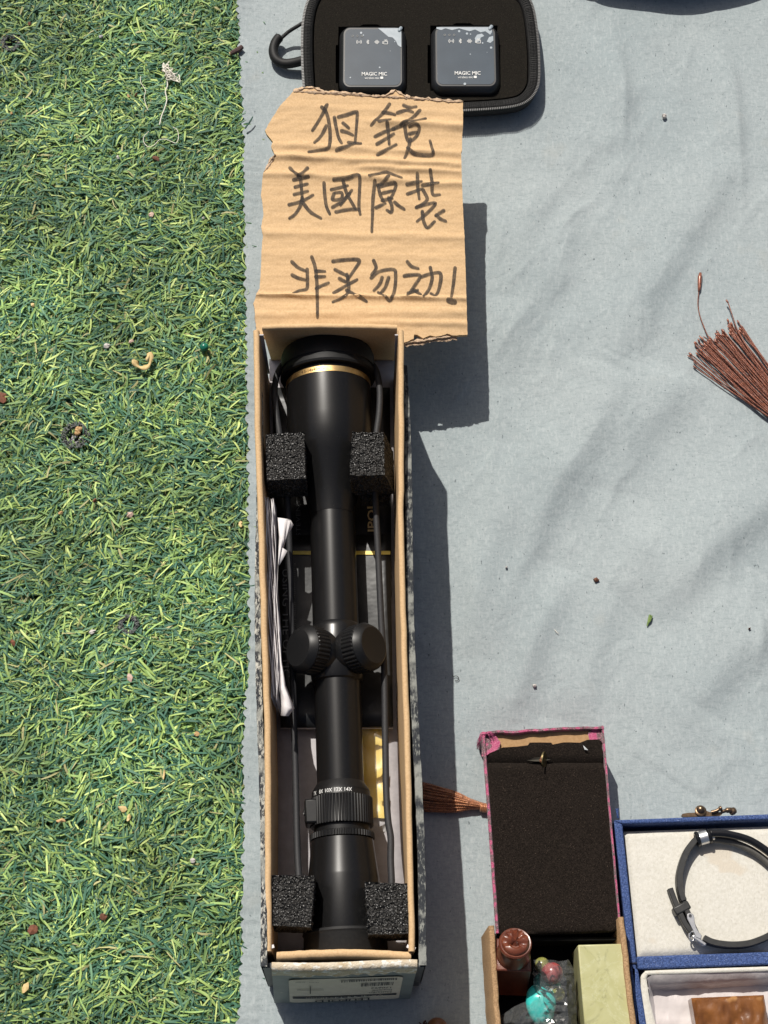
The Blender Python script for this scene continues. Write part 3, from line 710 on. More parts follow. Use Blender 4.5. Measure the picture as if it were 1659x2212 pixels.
# rubber lens covers joined by elastic cord
cover = thing('lens_cover', 'black rubber lens caps on both scope ends joined by elastic cord', 'lens cover', axp(.30))
sN, sF = S(775, .0275), S(716, .0270)
MB().lathe([(sN, .0240), (sN - .0002, .0272), (sN + .0010, .0278), (sN + .0035, .0276), (sN + .0040, .0268), (sN + .0050, .0268), (sN + .0055, .0274), (sF - .0040, .0272), (sF - .0012, .0262), (sF, .0235), (sF + .0003, .0001)], A0, AX, 72, SIDE).build('front_cap', RUBBER, cover, ang=30)
sa, sb = S(2059, .0215), S(2000, .0215)
MB().lathe([(sb, .0185), (sb, .0216), (sb - .0014, .0222), (sb - .0026, .0216), (sa + .003, .0218), (sa + .001, .0208), (sa, .018), (sa - .0002, .0001)], A0, AX, 72, SIDE).build('rear_cap', RUBBER, cover, ang=30)
for pts in ([(634, 768, .048), (612, 786, .052), (598, 812, .056), (593, 850, .058), (598, 900, .060), (604, 940, .0615), (614, 1020, .0600), (622, 1100, .054), (627, 1250, .050), (631, 1400, .047), (635, 1550, .048), (639, 1700, .051), (642, 1830, .056), (646, 1900, .0600), (652, 1960, .062), (672, 2030, .050)],
            [(775, 768, .048), (798, 782, .053), (812, 800, .056), (820, 840, .058), (819, 890, .060), (813, 940, .0615), (809, 1000, .061), (811, 1080, .058), (817, 1200, .056), (824, 1350, .0545), (830, 1450, .054), (832, 1580, .055), (834, 1700, .057), (838, 1770, .059), (844, 1810, .0600), (844, 1860, .061), (846, 1920, .0625), (840, 1975, .060), (815, 2030, .050)]):
    MB().tube(catmull([P(*p) for p in pts], 6), .00185, 10).build('elastic_cord', CORDM, cover, ang=180)

# ------------------------------------------------------------------ foam blocks
def foam(corners, ztop, zbot, label, seed, shift=(0, 0), n=34, wide=0.0, name='foam_block'):
    top = [P(a, b, ztop) for a, b in corners]       # near-left, near-right, far-right, far-left
    bot = [Vector((p.x + shift[0], p.y + shift[1], zbot)) for p in top]
    for i in (1, 2): bot[i].x += wide; top[i].z -= wide * .3
    c = sum(top, Vector()) / 4; m = MB()
    def face(q, nrm, nn, mm):
        rows = []
        for j in range(mm + 1):
            r = []
            for i in range(nn + 1):
                p = q[0].lerp(q[1], i / nn).lerp(q[3].lerp(q[2], i / nn), j / mm)
                e = min(i, nn - i, j, mm - j); k = 0 if e == 0 else 1
                v = mnoise.cell(Vector((p.x * 900, p.y * 700, p.z * 800 + seed)))
                d = -.0004 - .0007 * max(0, math.sin(p.y * 1500 + 2 * mnoise.noise((p.x * 90, p.y * 90, seed)))) ** 3 + .0013 * (mnoise.noise((p.x * 900 + seed, p.y * 900, p.z * 900)) ) - .0005 * v
                wob = Vector((mnoise.noise((p.y * 250, p.z * 250, seed)), mnoise.noise((p.x * 250, p.z * 250, seed + 3)), mnoise.noise((p.x * 250, p.y * 250, seed + 6)))) * .0005
                r.append(p + nrm * d * k + wob)
            rows.append(r)
        m.grid(rows)
    k2 = 26
    face(top, Vector((0, 0, 1)), n, n)
    for a in range(4):
        b = (a + 1) % 4; e = top[b] - top[a]; nr = Vector((e.y, -e.x, 0)).normalized()
        face([bot[a], bot[b], top[b], top[a]], nr, n, k2)
    m.add(bot, [(3, 2, 1, 0)])
    o = m.build(name, FOAM, ang=180, loc=(c.x, c.y, zbot)); return tag(o, label, 'foam block', 'black foam packing blocks around the scope')
foam([(575, 1038), (660, 1033), (657, 934), (574, 938)], .0800, .0560, 'black foam block between left tray wall and the objective bell', 1, (.0006, -.001))
foam([(755, 1027), (831, 1024), (829, 932), (761, 933)], .0815, .0560, 'black foam block between right tray wall and the objective bell', 2, (.001, -.0015), wide=.0045)
foam([(780, 1076), (842, 1074), (843, 1030), (781, 1030)], .0555, .0430, 'lower black foam piece sunk in the tray right of the tube neck', 3, (0, 0))
foam([(585, 1999), (671, 2003), (680, 1892), (586, 1890)], .0800, .0560, 'black foam block between left tray wall and the eyepiece', 4, (.0004, .0003))
foam([(795, 2020), (882, 2016), (886, 1908), (788, 1906)], .0815, .0560, 'black foam block between right tray wall and the eyepiece', 5, (-.0004, .0003))

# ------------------------------------------------------------------ cardboard sign
def c2(cx, cy): return (521.2 + cx * .3307, 164.6 + cy * .3307)
def sgz(py): return .0495 + (.0570 - .0495) * (715 - py) / (715 - 222)
SB = [P(*c2(a, b), sgz(c2(a, b)[1])) for a, b in ((100, 1700), (1478, 1700), (1448, 150), (300, 100))]
def SP(cx, cy):
    d = c2(cx, cy); return P(*d, sgz(d[1]))
CREASE = [(255, .055, .9, 15, .55, 1.35), (415, .03, .30, 16, 0, 1.5), (445, .045, .7, 14, .1, 1.2), (520, .045, 1.0, 14, 0, 1.5), (560, .05, .8, 12, .5, 1.5), (640, .03, .7, 14, -.1, .7), (645, .05, .6, 13, .6, 1.5),
          (330, .02, .35, 16, .2, 1.5), (1022, .025, .45, 18, -.1, 1.0), (1160, .02, .35, 18, -.1, 1.0), (1432, .015, .95, 9, -.1, 1.2), (1560, -.01, .55, 18, -.1, 1.0), (1600, .01, .5, 14, .5, 1.5), (820, .02, .22, 22, 0, 1.5), (1290, .02, .25, 20, 0, 1.5), (190, .04, .35, 14, 0, 1.2), (1510, .01, .4, 13, 0, 1.5)]
def sign_h(cx, cy):
    h = 0.0; u = (cx - 90) / 1390
    for y0, k, a, wd, u0, u1 in CREASE:
        d = cy - (y0 + k * (cx - 90)) - 9 * mnoise.noise((cx * .006, y0, 0)); g = max(0.0, min(1.0, (u - u0) / .15 + .5)) * max(0.0, min(1.0, (u1 - u) / .15 + .5))
        wv = wd * (1.6 if d < 0 else 1.45)
        h += (a if a > .4 else a * .55) * .0030 * math.exp(-(d / wv) ** 2) * g * (.7 + .5 * mnoise.noise((cx * .004, y0 * .1, 2)))
    h += .00003 * math.sin(cy * 2 * math.pi / 27.0) + .0006 * mnoise.noise((cx * .004, cy * .004, 7)) + .0003 * mnoise.noise((cx * .012, cy * .03, 3))
    h -= .0018 * max(0, (u - .75) / .25) ** 2 * max(0, (cy - 900) / 800)
    return h
OUT = [(335, 105), (365, 80), (400, 76), (430, 66), (470, 70), (500, 86), (550, 100), (600, 93), (640, 105), (720, 110), (800, 115), (870, 130), (940, 128), (970, 105), (1005, 88), (1050, 110), (1070, 128), (1130, 135), (1190, 150), (1300, 158), (1380, 165), (1430, 160), (1448, 168), (1448, 300), (1440, 480), (1436, 510), (1440, 640), (1444, 770), (1450, 900), (1456, 1020), (1462, 1150), (1470, 1400), (1478, 1680), (1430, 1684), (1390, 1690), (1345, 1678), (1310, 1692), (1270, 1700), (1230, 1690), (1190, 1712), (1150, 1688), (1130, 1684), (1125, 1712), (1095, 1728), (1064, 1738), (900, 1735), (600, 1728), (300, 1722), (95, 1700),
       (97, 1640), (90, 1540), (80, 1485), (105, 1420), (120, 1390), (128, 1250), (135, 1100), (142, 1050), (130, 985), (145, 900), (140, 830), (128, 780), (136, 700), (142, 640), (162, 600), (185, 548), (220, 522), (208, 490), (195, 460), (207, 430), (165, 375), (155, 350), (200, 275), (250, 200), (290, 155)]
def densify(l, step, jit, closed=True):
    out = []
    for i in range(len(l)):
        a, b = l[i], l[(i + 1) % len(l)]; n = max(1, int(math.hypot(b[0] - a[0], b[1] - a[1]) / step))
        for k in range(n):
            t = k / n; j = jit * mnoise.noise(((a[0] + (b[0] - a[0]) * t) * .06, (a[1] + (b[1] - a[1]) * t) * .06, 1))
            out.append((a[0] + (b[0] - a[0]) * t + j, a[1] + (b[1] - a[1]) * t + j))
    return out
def inside(p, poly):
    r = False; x, y = p; n = len(poly)
    for i in range(n):
        x1_, y1_ = poly[i]; x2_, y2_ = poly[(i + 1) % n]
        if (y1_ > y) != (y2_ > y) and x < (x2_ - x1_) * (y - y1_) / (y2_ - y1_) + x1_: r = not r
    return r
sign = thing('cardboard_sign', 'torn brown corrugated cardboard sign handwritten in black marker behind the scope tray', 'sign', SP(780, 900) - Vector((0, 0, .003)))
def ply(outline, dz, name, mt, th=None, step_y=6, step_x=30):
    bd = densify(outline, 14, 3.0); n = len(bd)
    pts = [Vector(p) for p in bd]
    for yy in np.arange(60, 1760, step_y):
        for xx in np.arange(90, 1490, step_x):
            p = (xx + 6 * math.sin(yy), yy)
            if inside(p, bd) and min(abs(p[0] - b[0]) + abs(p[1] - b[1]) for b in bd) > 8: pts.append(Vector(p))
    vs_, es, fs, *_ = delaunay_2d_cdt(pts, [(i, (i + 1) % n) for i in range(n)], [], 1, 1e-4)
    m = MB(); up = []
    for p in vs_:
        q = SP(p[0], p[1]); q.z += sign_h(p[0], p[1]) + dz; up.append(q)
    ff = []
    for f in fs:
        a, b, c = (up[i] for i in f[:3]); ff.append(tuple(f) if (b - a).cross(c - a).z > 0 else tuple(reversed(f)))
    m.add(up, ff)
    if th:
        k = len(up); m.add([p - Vector((0, 0, th)) for p in up], [tuple(reversed(f)) for f in ff])
        cnt = {}
        for f in ff:
            for i in range(len(f)): cnt[(f[i], f[(i + 1) % len(f)])] = 1
        m.f += [(b, a, a + k, b + k) for a, b in cnt if (b, a) not in cnt]
    return m.build(name, mt, sign, ang=50)
ply(OUT, 0, 'face_ply', KRAFT, .0024)
# ragged torn plies peeping out under the face
m = MB()
def torn(m, l, wd, dz, seed, side=1):
    pts = densify(l, 9, 0, False)[:-1]; rows = []
    for i, (x, y) in enumerate(pts):
        a = pts[max(0, i - 1)]; b = pts[min(len(pts) - 1, i + 1)]; t = Vector((b[0] - a[0], b[1] - a[1])); t.normalize(); nrm = Vector((t.y, -t.x)) * side
        o = wd * (.55 + .9 * mnoise.noise((x * .03, y * .03, seed)) + .5 * mnoise.noise((x * .11, y * .11, seed)))
        if o < 1: o = 1
        p = []
        for k in (-.8, .0, 1.0):
            q = SP(x + nrm.x * o * k, y + nrm.y * o * k); q.z += sign_h(x, y) + dz - .0004 * k + .0005 * mnoise.noise((x * .05, y * .05, k)); p.append(q)
        rows.append(p)
    m.grid(rows)
torn(m, [(340, 100), (400, 78), (470, 74), (550, 104), (640, 108), (800, 118), (870, 132), (940, 130), (1005, 92), (1070, 130), (1190, 152), (1222, 140), (1240, 154), (1380, 167), (1446, 166)], 12, .0003, 1, 1)
m.build('torn_ply', PALEPLY, sign, ang=60, solid=.0003)
m = MB(); torn(m, [(1410, 1694), (1350, 1704), (1290, 1716), (1230, 1722), (1150, 1738), (1110, 1742), (1062, 1740), (1020, 1742)], 22, -.0022, 4, -1)
torn(m, [(1370, 1690), (1310, 1698), (1270, 1706), (1190, 1720), (1140, 1722), (1090, 1732), (1060, 1738)], 12, -.0010, 9, -1)
m.build('torn_ply', PALEPLY, sign, ang=60, solid=.0003)
for l_, w_, d_, sd in (([(225, 524), (190, 548), (164, 602), (150, 630)], 8, .0002, 5), ([(120, 1385), (82, 1480), (92, 1545), (97, 1640)], 7, -.0010, 6), ([(335, 105), (290, 155), (250, 200)], 7, -.001, 12)):
    m = MB(); torn(m, l_, w_, d_, sd, -1); m.build('torn_ply', PALEPLY, sign, ang=60, solid=.0003)
STROKES = [
 [[(560, 188), (535, 240), (490, 318), (464, 356)], [(525, 206), (552, 232), (570, 290), (580, 380), (577, 450), (563, 478), (505, 488), (440, 497)], [(556, 325), (522, 388), (478, 438)], [(608, 270), (618, 330), (634, 398), (655, 442)], [(634, 268), (690, 254), (748, 236), (757, 250), (752, 330), (743, 432)], [(664, 308), (702, 342)], [(655, 360), (690, 368), (728, 386)], [(622, 488), (690, 464), (740, 444), (780, 442)], [(700, 436), (745, 440)]],
 [[(968, 183), (932, 235), (882, 288), (848, 324)], [(925, 238), (965, 243), (1004, 254)], [(898, 300), (974, 292)], [(952, 312), (960, 372), (966, 448)], [(874, 394), (932, 366), (1000, 345)], [(886, 446), (940, 412), (996, 378)], [(890, 515), (945, 486), (1012, 450)], [(1060, 192), (1100, 206), (1142, 200)], [(1020, 242), (1080, 226), (1120, 238)], [(1166, 226), (1116, 276), (1040, 326)], [(990, 348), (1100, 312), (1204, 279)], [(1068, 336), (1078, 392), (1096, 428), (1140, 398), (1162, 346), (1140, 326), (1098, 336)], [(1098, 378), (1146, 368)], [(1104, 410), (1090, 480), (1066, 540)], [(1086, 474), (1126, 510), (1196, 521), (1250, 516), (1243, 468), (1232, 424)]],
 [[(318, 604), (342, 632), (370, 656)], [(432, 604), (402, 640), (370, 660)], [(342, 681), (440, 664)], [(386, 668), (392, 722), (398, 800)], [(352, 726), (432, 706)], [(346, 774), (434, 752)], [(312, 840), (396, 818), (468, 778)], [(398, 795), (384, 850), (348, 904), (314, 928)], [(402, 828), (452, 888), (520, 928)]],
 [[(540, 700), (545, 778), (556, 850), (578, 900)], [(604, 680), (698, 672), (768, 656), (771, 760), (768, 850), (776, 902)], [(588, 742), (694, 716)], [(604, 768), (598, 806), (652, 800), (655, 762), (612, 762)], [(596, 856), (660, 816), (722, 746)], [(665, 686), (690, 770), (745, 866)], [(706, 768), (648, 842)], [(618, 886), (690, 872), (770, 868)]],
 [[(838, 656), (898, 642), (946, 630), (1000, 650), (1046, 668)], [(872, 690), (860, 800), (856, 920), (852, 1022)], [(962, 658), (934, 692), (892, 716)], [(892, 712), (908, 776), (930, 818)], [(904, 722), (1004, 704), (994, 762), (972, 802)], [(925, 764), (988, 750)], [(920, 812), (985, 800)], [(962, 796), (982, 846), (980, 890), (950, 876)], [(880, 860), (940, 832)], [(1002, 826), (1030, 850), (1064, 870)]],
 [[(1150, 640), (1152, 722), (1162, 802)], [(1082, 710), (1176, 690)], [(1085, 770), (1178, 736)], [(1234, 620), (1245, 690), (1250, 772), (1296, 776)], [(1184, 716), (1286, 702)], [(1186, 742), (1214, 800), (1188, 834), (1140, 860)], [(1146, 858), (1204, 840), (1268, 832), (1222, 888), (1148, 948)], [(1182, 886), (1190, 946), (1216, 990), (1262, 950)], [(1322, 880), (1268, 912)], [(1274, 908), (1300, 934), (1336, 948)]],
 [[(330, 1214), (370, 1250), (416, 1272)], [(332, 1300), (370, 1320), (418, 1332)], [(430, 1262), (432, 1340), (426, 1390), (380, 1402), (340, 1421)], [(460, 1184), (480, 1240), (492, 1330), (496, 1450), (498, 1580)], [(490, 1274), (546, 1276)], [(486, 1312), (546, 1310)], [(490, 1386), (522, 1370), (570, 1350)]],
 [[(598, 1211), (700, 1200), (770, 1206), (742, 1260), (692, 1332)], [(612, 1264), (692, 1306)], [(640, 1322), (684, 1346)], [(604, 1416), (680, 1372), (756, 1330)], [(690, 1296), (702, 1380), (680, 1440), (598, 1476)], [(688, 1400), (760, 1442), (818, 1474)]],
 [[(864, 1208), (880, 1256), (850, 1302)], [(848, 1322), (900, 1280), (992, 1264), (1008, 1300), (1000, 1400), (972, 1468), (936, 1442), (894, 1414)], [(920, 1318), (904, 1360), (866, 1402)], [(962, 1318), (940, 1380), (914, 1414)]],
 [[(1084, 1212), (1112, 1242), (1156, 1256)], [(1064, 1306), (1100, 1300), (1168, 1304), (1130, 1370), (1084, 1436)], [(1124, 1392), (1172, 1426)], [(1090, 1416), (1152, 1396)], [(1176, 1312), (1240, 1292), (1300, 1290), (1296, 1370), (1270, 1432), (1238, 1420)], [(1234, 1250), (1246, 1320), (1226, 1390), (1190, 1442)]],
 [[(1396, 1252), (1386, 1350), (1372, 1442)], [(1354, 1466), (1374, 1472), (1392, 1474)]],
]
kk = 0
for ch in STROKES:
    m = MB()
    for st in ch:
        kk += 1; path = catmull([Vector((a, b, 0)) for a, b in st], 7)
        ln = sum((path[i + 1] - path[i]).length for i in range(len(path) - 1)); dz = .00030 + .00002 * (kk % 9)
        wbase = 24 if ch is not STROKES[-1] or st is not ch[1] else 36
        def wd(t, k=kk, wb=wbase): return wb * (.98 + .16 * mnoise.noise((t * 3, k, 0)) - .22 * t * t * (wb < 30))
        def lift(p, dz=dz):
            q = SP(p.x, p.y); q.z += sign_h(p.x, p.y) + dz; return q
        # resample finely so that the ink follows the creases
        fine = []
        for i in range(len(path) - 1):
            nseg = max(1, int((path[i + 1] - path[i]).length / 8)); fine += [path[i].lerp(path[i + 1], j / nseg) for j in range(nseg)]
        fine.append(path[-1]); ribbon(m, fine, wd, lift)
    m.build('handwriting', INK, sign, ang=180)

# ------------------------------------------------------------------ zip case with two microphones
def c1(cx, cy): return ((950 + cx / 1.276) * .5486, cy * .43)
RZ = .0135
def C1(cx, cy, z): return P(*c1(cx, cy), z)
case = thing('zip_case', 'black hard zip case opened flat with dark pile insert and rubber wrist loop', 'case', C1(900, 300, 0))
# outer rounded outline, traced, as world points
oc = [(306, 300), (310, 180), (330, 80), (372, 12), (440, -18), (900, -24), (1330, -16), (1415, 22), (1462, 100), (1486, 260), (1492, 420), (1482, 500), (1440, 560), (1370, 592), (1230, 608), (1000, 618), (700, 622), (440, 620), (360, 600), (322, 540), (310, 420)]
OC = catmull([C1(a, b, 0) for a, b in oc + oc[:1]], 8)[:-1]
cen = sum(OC, Vector()) / len(OC)
def inset(d):
    out = []; n = len(OC)
    for i, p in enumerate(OC):
        t = OC[(i + 1) % n] - OC[i - 1]; nr = Vector((-t.y, t.x, 0)).normalized()
        if nr.dot(cen - p) < 0: nr = -nr
        out.append(p + nr * d)
    return out
def loopgrid(m, levels):
    rows = [[Vector((p.x, p.y, z)) for p in inset(d)] for d, z in levels]
    rows = [r + [r[0]] for r in rows]; m.grid(rows)
m = MB(); loopgrid(m, [(.010, .0002), (.0035, .0008), (.0012, .004), (.0008, .010), (.0012, .0105)]); m.build('shell', BLACKNYLON, case, ang=180)
ZIP = mat('zip_tape', (.006, .006, .006), (.014, .014, .014), 1200, rough=.65, spec=.22, bs=.9, bscale=1700, bdist=.0004)
m = MB(); loopgrid(m, [(.0006, .0100), (.0001, .0118), (.0010, RZ - .0004), (.0028, RZ + .0002), (.0050, RZ), (.0066, RZ - .0006), (.0074, RZ - .0022), (.0076, .0085)]); zt = m.build('zip_tape', ZIP, case, ang=60)
m = MB(); ring = inset(.0004); acc = 0; last = ring[0]
per = [(ring[i] - ring[i - 1]).length for i in range(1, len(ring))]; 
for i in range(len(ring)):
    a, b = ring[i], ring[(i + 1) % len(ring)]; L = (b - a).length; t = acc
    while t < L:
        p = a.lerp(b, t / L); d = (b - a).normalized(); R = Matrix((d, Vector((-d.y, d.x, 0)), Vector((0, 0, 1)))).transposed()
        m.box((p.x, p.y, .0128), (.00062, .0015, .0010), R); t += .00118
    acc = t - L
o = m.build('zip_teeth', mat('zip_teeth', (.05, .05, .05), (.09, .09, .09), 900, rough=.35, spec=.6), case, smooth=False); o['kind'] = 'stuff'
# ribs of the woven tape
m = MB(); r1, r2 = inset(.0018), inset(.0060)
for i in range(len(r1)):
    a, b, c, d = r1[i], r1[(i + 1) % len(r1)], r2[i], r2[(i + 1) % len(r2)]
    q = max(1, int((b - a).length / .0011))
    for k in range(q):
        p = a.lerp(b, k / q); e = c.lerp(d, k / q); mid = (p + e) / 2
        m.tube([Vector((p.x, p.y, RZ - .0001)), Vector((mid.x, mid.y, RZ + .0002)), Vector((e.x, e.y, RZ - .0003))], .00030, 4, caps=False)
o = m.build('tape_rib', ZIP, zt); o['kind'] = 'stuff'
INS = inset(.0082)
mics = [((515, 140), (808, 140), (806, 436), (512, 436)), ((975, 135), (1270, 135), (1284, 432), (978, 432))]
holes = []
FZ = .0122
for (cx0, cx1, cy0, cy1) in ((474, 833, 128, 462), (936, 1302, 122, 456)):
    hl = [(cx0 + 14, cy1), (cx1 - 14, cy1), (cx1 - 10, 418), (cx1, 418), (cx1, 226), (cx1 - 10, 226), (cx1 - 14, cy0 + 6), ((cx0 + cx1) / 2 + 50, cy0 + 4), ((cx0 + cx1) / 2 + 30, cy0 - 6), ((cx0 + cx1) / 2 - 40, cy0 - 6), ((cx0 + cx1) / 2 - 60, cy0 + 4), (cx0 + 14, cy0 + 6), (cx0 + 12, 226), (cx0, 226), (cx0, 418), (cx0 + 12, 418)]
    holes.append([(C1(a, b, FZ).x, C1(a, b, FZ).y) for a, b in hl])
outl = [(p.x, p.y) for p in INS]
area = sum(outl[i - 1][0] * outl[i][1] - outl[i][0] * outl[i - 1][1] for i in range(len(outl)))
if area < 0: outl = outl[::-1]
m = MB(); m.prism(outl, .004, FZ, holes); m.build('pile_insert', VELVET2, case, ang=30)
m = MB(); m.prism(outl, .0010, .0042); m.build('case_floor', mat('case_floor', (.006, .006, .006), rough=1, spec=.02), case)
# wrist loop
m = MB(); m.tube(catmull([C1(320, 108, .012), C1(285, 130, .011), C1(240, 158, .008), C1(205, 188, .006), C1(188, 205, .005)], 6), .00125, 8); m.build('loop_cord', BLACKNYLON, case, ang=180)
m = MB(); m.tube(catmull([C1(196, 182, .0055), C1(170, 215, .0045), C1(161, 255, .004), C1(174, 295, .004), C1(212, 318, .004), C1(260, 316, .005), C1(330, 300, .0075)], 8), [.0014, .0023] + [.00255] * 47 , 12) if False else None
pts = catmull([C1(197, 180, .0055), C1(172, 213, .0045), C1(161, 255, .004), C1(174, 297, .004), C1(212, 319, .004), C1(262, 316, .005), C1(330, 298, .0075)], 8)
m = MB(); m.tube(pts, [.0018, .0028] + [.0032] * (len(pts) - 2), 12); m.build('loop_grip', RUBBER, case, ang=60)

MICBODY = mat('mic_black_plastic', (.012, .013, .015), (.016, .017, .019), 800, rough=.32, spec=.5)
SCREEN = mat('film_covered_glass', (.030, .050, .070), (.040, .063, .086), 45, rough=.16, spec=.6, coat=.6)
BUBBLE = mat('film_air_bubble', (.23, .275, .31), (.29, .33, .365), 300, rough=.45, spec=.5)
def mic(corn, label, tabc, patches, dots):
    zt = .0180
    q = [C1(a, b, zt) for a, b in corn]       # far-left, far-right, near-right, near-left
    c = sum(q, Vector()) / 4; xd = (q[1] - q[0]).normalized(); yd = (q[0] - q[3]).normalized()
    wv = ((q[1] - q[0]).length + (q[2] - q[3]).length) / 2; hv = ((q[0] - q[3]).length + (q[1] - q[2]).length) / 2
    t = thing('wireless_mic', label, 'microphone', (c.x, c.y, .0042), 'wireless microphones in the zip case')
    F = lambda u, v, z=0.0: c + xd * u * wv + yd * v * hv + Vector((0, 0, z))
    def ringz(s, z, r): return [F(x * s, y * s, z) for x, y in rrect(0, 0, 1, 1, r, 6)]
    m = MB(); rows = [ringz(1.14, -.0135, .17), ringz(1.15, -.0055, .17), ringz(1.15, -.0042, .17), ringz(1.12, -.0030, .16), ringz(1.05, -.0006, .13), ringz(1.0, 0, .11)]
    m.grid([r + [r[0]] for r in rows][::1]); m.add(rows[-1], [tuple(range(len(rows[-1])))])
    b = m.build('body', MICBODY, t, ang=32)
    m = MB(); r0 = ringz(.95, .0002, .10); m.add(r0 + [p - Vector((0, 0, .0003)) for p in r0], [tuple(range(len(r0)))] + [(i, i + len(r0), (i + 1) % len(r0) + len(r0), (i + 1) % len(r0)) for i in range(len(r0))]); scn = m.build('screen', SCREEN, t, ang=30)
    m = MB(); tx, ty = tabc; r0 = [F(tx + x, ty + y, .0006) for x, y in rrect(0, 0, .10, .055, .026, 5, .85)]; m.add(r0, [tuple(range(len(r0)))]); m.build('pull_tab', BUBBLE, t, solid=.0002)
    for pa in patches:
        m = MB(); m.add([F(x, y, .00035) for x, y in pa], [tuple(range(len(pa)))[::-1]]); m.build('air_bubble', BUBBLE, scn, smooth=False)
    m = MB()
    for (x, y, r) in dots: m.add([F(x + r * math.cos(k), y + r * math.sin(k), .00036) for k in np.linspace(0, 2 * math.pi, 9)[:-1]], [tuple(range(8))])
    m.build('small_bubbles', BUBBLE, scn, smooth=False)['kind'] = 'stuff'
    text_mesh('MAGIC MIC', lambda u, v: F(.03 + u, -.29 + v, .0005), .43, .060, bold=.012).build('title_lettering', WHITEPRINT, scn, smooth=False)
    text_mesh('wireless mic', lambda u, v: F(-.01 + u, -.358 + v, .0005), .25, .040).build('small_lettering', WHITEPRINT, scn, smooth=False)
    m = MB(); m.add([F(x, y, .0005) for x, y in rrect(.155, -.355, .05, .04, .01, 3)], [tuple(range(16))]); m.build('small_badge', WHITEPRINT, scn, smooth=False)
    m = MB()
    def stroke(pts, wd=.008): 
        for i in range(len(pts) - 1):
            a, b = Vector(pts[i]), Vector(pts[i + 1]); d = (b - a).normalized(); n = Vector((-d.y, d.x)) * wd / 2
            m.add([F(*(a - n), .0005), F(*(b - n), .0005), F(*(b + n), .0005), F(*(a + n), .0005)], [(0, 1, 2, 3)])
    y0 = .25
    arc = lambda cx, r, a0, a1: [(cx + r * math.cos(math.radians(a)), y0 + r * math.sin(math.radians(a))) for a in np.linspace(a0, a1, 7)]
    for r in (.022, .042): stroke(arc(-.235, r, -50, 50)); stroke(arc(-.235, r, 130, 230))
    stroke([(-.241, y0), (-.229, y0)], .012)
    stroke([(-.107, y0 + .018), (-.063, y0 - .018), (-.085, y0 - .038), (-.085, y0 + .038), (-.063, y0 + .018), (-.107, y0 - .018)])
    for i, h in enumerate((.012, .022, .036, .026, .036, .020, .010)): stroke([(.036 + i * .012, y0 - h), (.036 + i * .012, y0 + h)], .006)
    stroke([(.19, y0 + .012), (.255, y0 + .012), (.255, y0 - .034), (.19, y0 - .034), (.19, y0 + .012)]); stroke([(.19, y0), (.17, y0 + .008), (.17, y0 - .03), (.19, y0 - .02)])
    for cx in (.208, .236): stroke([(cx + .012 * math.cos(a), y0 + .027 + .012 * math.sin(a)) for a in np.linspace(0, 2 * math.pi, 8)], .006)
    m.build('icon_print', WHITEPRINT, scn, smooth=False)
    m = MB()
    for cx in (-.345, -.265, -.185): 
        for i in range(7):
            a0, a1 = 2 * math.pi * i / 7, 2 * math.pi * (i + 1) / 7
            m.add([F(cx + r * math.cos(a), .355 + r * math.sin(a), .0005) for r, a in ((.018, a0), (.018, a1), (.011, a1), (.011, a0))], [(0, 1, 2, 3)])
    m.build('indicator_print', DIMPRINT, scn, smooth=False)
mic(mics[0], 'black square microphone under film with one broad pale bubble at its top right corner', (.47, .47),
    [[(.09, .49), (.20, .40), (.27, .34), (.34, .33), (.40, .27), (.43, .20), (.49, .16), (.49, .49)]], [(-.20, .41, .02), (.12, -.18, .014), (-.38, -.35, .012), (.38, .26, .01), (-.16, .37, .012), (.3, .1, .006)])
mic(mics[1], 'black square microphone under film with scattered small pale bubbles along its top edge', (.43, .48),
    [[(-.48, .46), (-.40, .44), (-.33, .47), (-.22, .44), (-.10, .47), (.0, .44), (.08, .42), (.17, .45), (.26, .40), (.34, .42), (.42, .36), (.45, .40), (.45, .49), (-.48, .49)], [(.16, .30), (.20, .36), (.28, .38), (.32, .34), (.26, .31), (.24, .25), (.18, .22)], [(.36, .24), (.42, .22), (.47, .26), (.47, .34), (.40, .32)]], [(.03, .38, .02), (.09, .37, .012), (.29, .22, .014), (.43, .14, .02), (-.02, -.47, .022), (.08, .03, .01), (-.1, .42, .02), (.36, .06, .006)])

# ------------------------------------------------------------------ tassels
COPPER = mat('copper_thread', (.30, .100, .052), (.13, .036, .020), 700, rough=.32, spec=.6, metal=.25, sheen=.2)
COPPER2 = mat('copper_brown_thread', (.46, .19, .078), (.20, .070, .028), 700, rough=.32, spec=.6, metal=.25, sheen=.2)
def strand(m, pts, r=.00025, pitch=.0019, ph=0.0):
    """two twisted plies along a path"""
    path = catmull(pts, 10); fine = []
    for i in range(len(path) - 1):
        n = max(1, int((path[i + 1] - path[i]).length / (pitch / 5))); fine += [path[i].lerp(path[i + 1], j / n) for j in range(n)]
    fine.append(path[-1]); s = 0
    for k in range(2):
        ps = []; s = 0
        for i, p in enumerate(fine):
            if i: s += (p - fine[i - 1]).length
            t = (fine[min(i + 1, len(fine) - 1)] - fine[max(0, i - 1)]).normalized(); a = Vector((0, 0, 1)).cross(t).normalized(); b = t.cross(a)
            th = 2 * math.pi * s / pitch + math.pi * k + ph; ps.append(p + (a * math.cos(th) + b * math.sin(th)) * r * .75)
        m.tube(ps, r, 4, caps=False)
def tip(m, p, d, sz=.00085):
    d = (d.normalized() + Vector((random.uniform(-.3, .3), random.uniform(-.3, .3), random.uniform(-.2, .2)))).normalized(); sz *= random.uniform(.7, 1.2); m.lathe([(-.0004, sz * .25), (.0004, sz * .62), (.0018, sz * .72), (.0026, sz * .45), (.0028, .0001)], p, d, 7)
def c4(cx, cy): return (1426.4 + cx * .1736, 548.6 + cy * .1736)
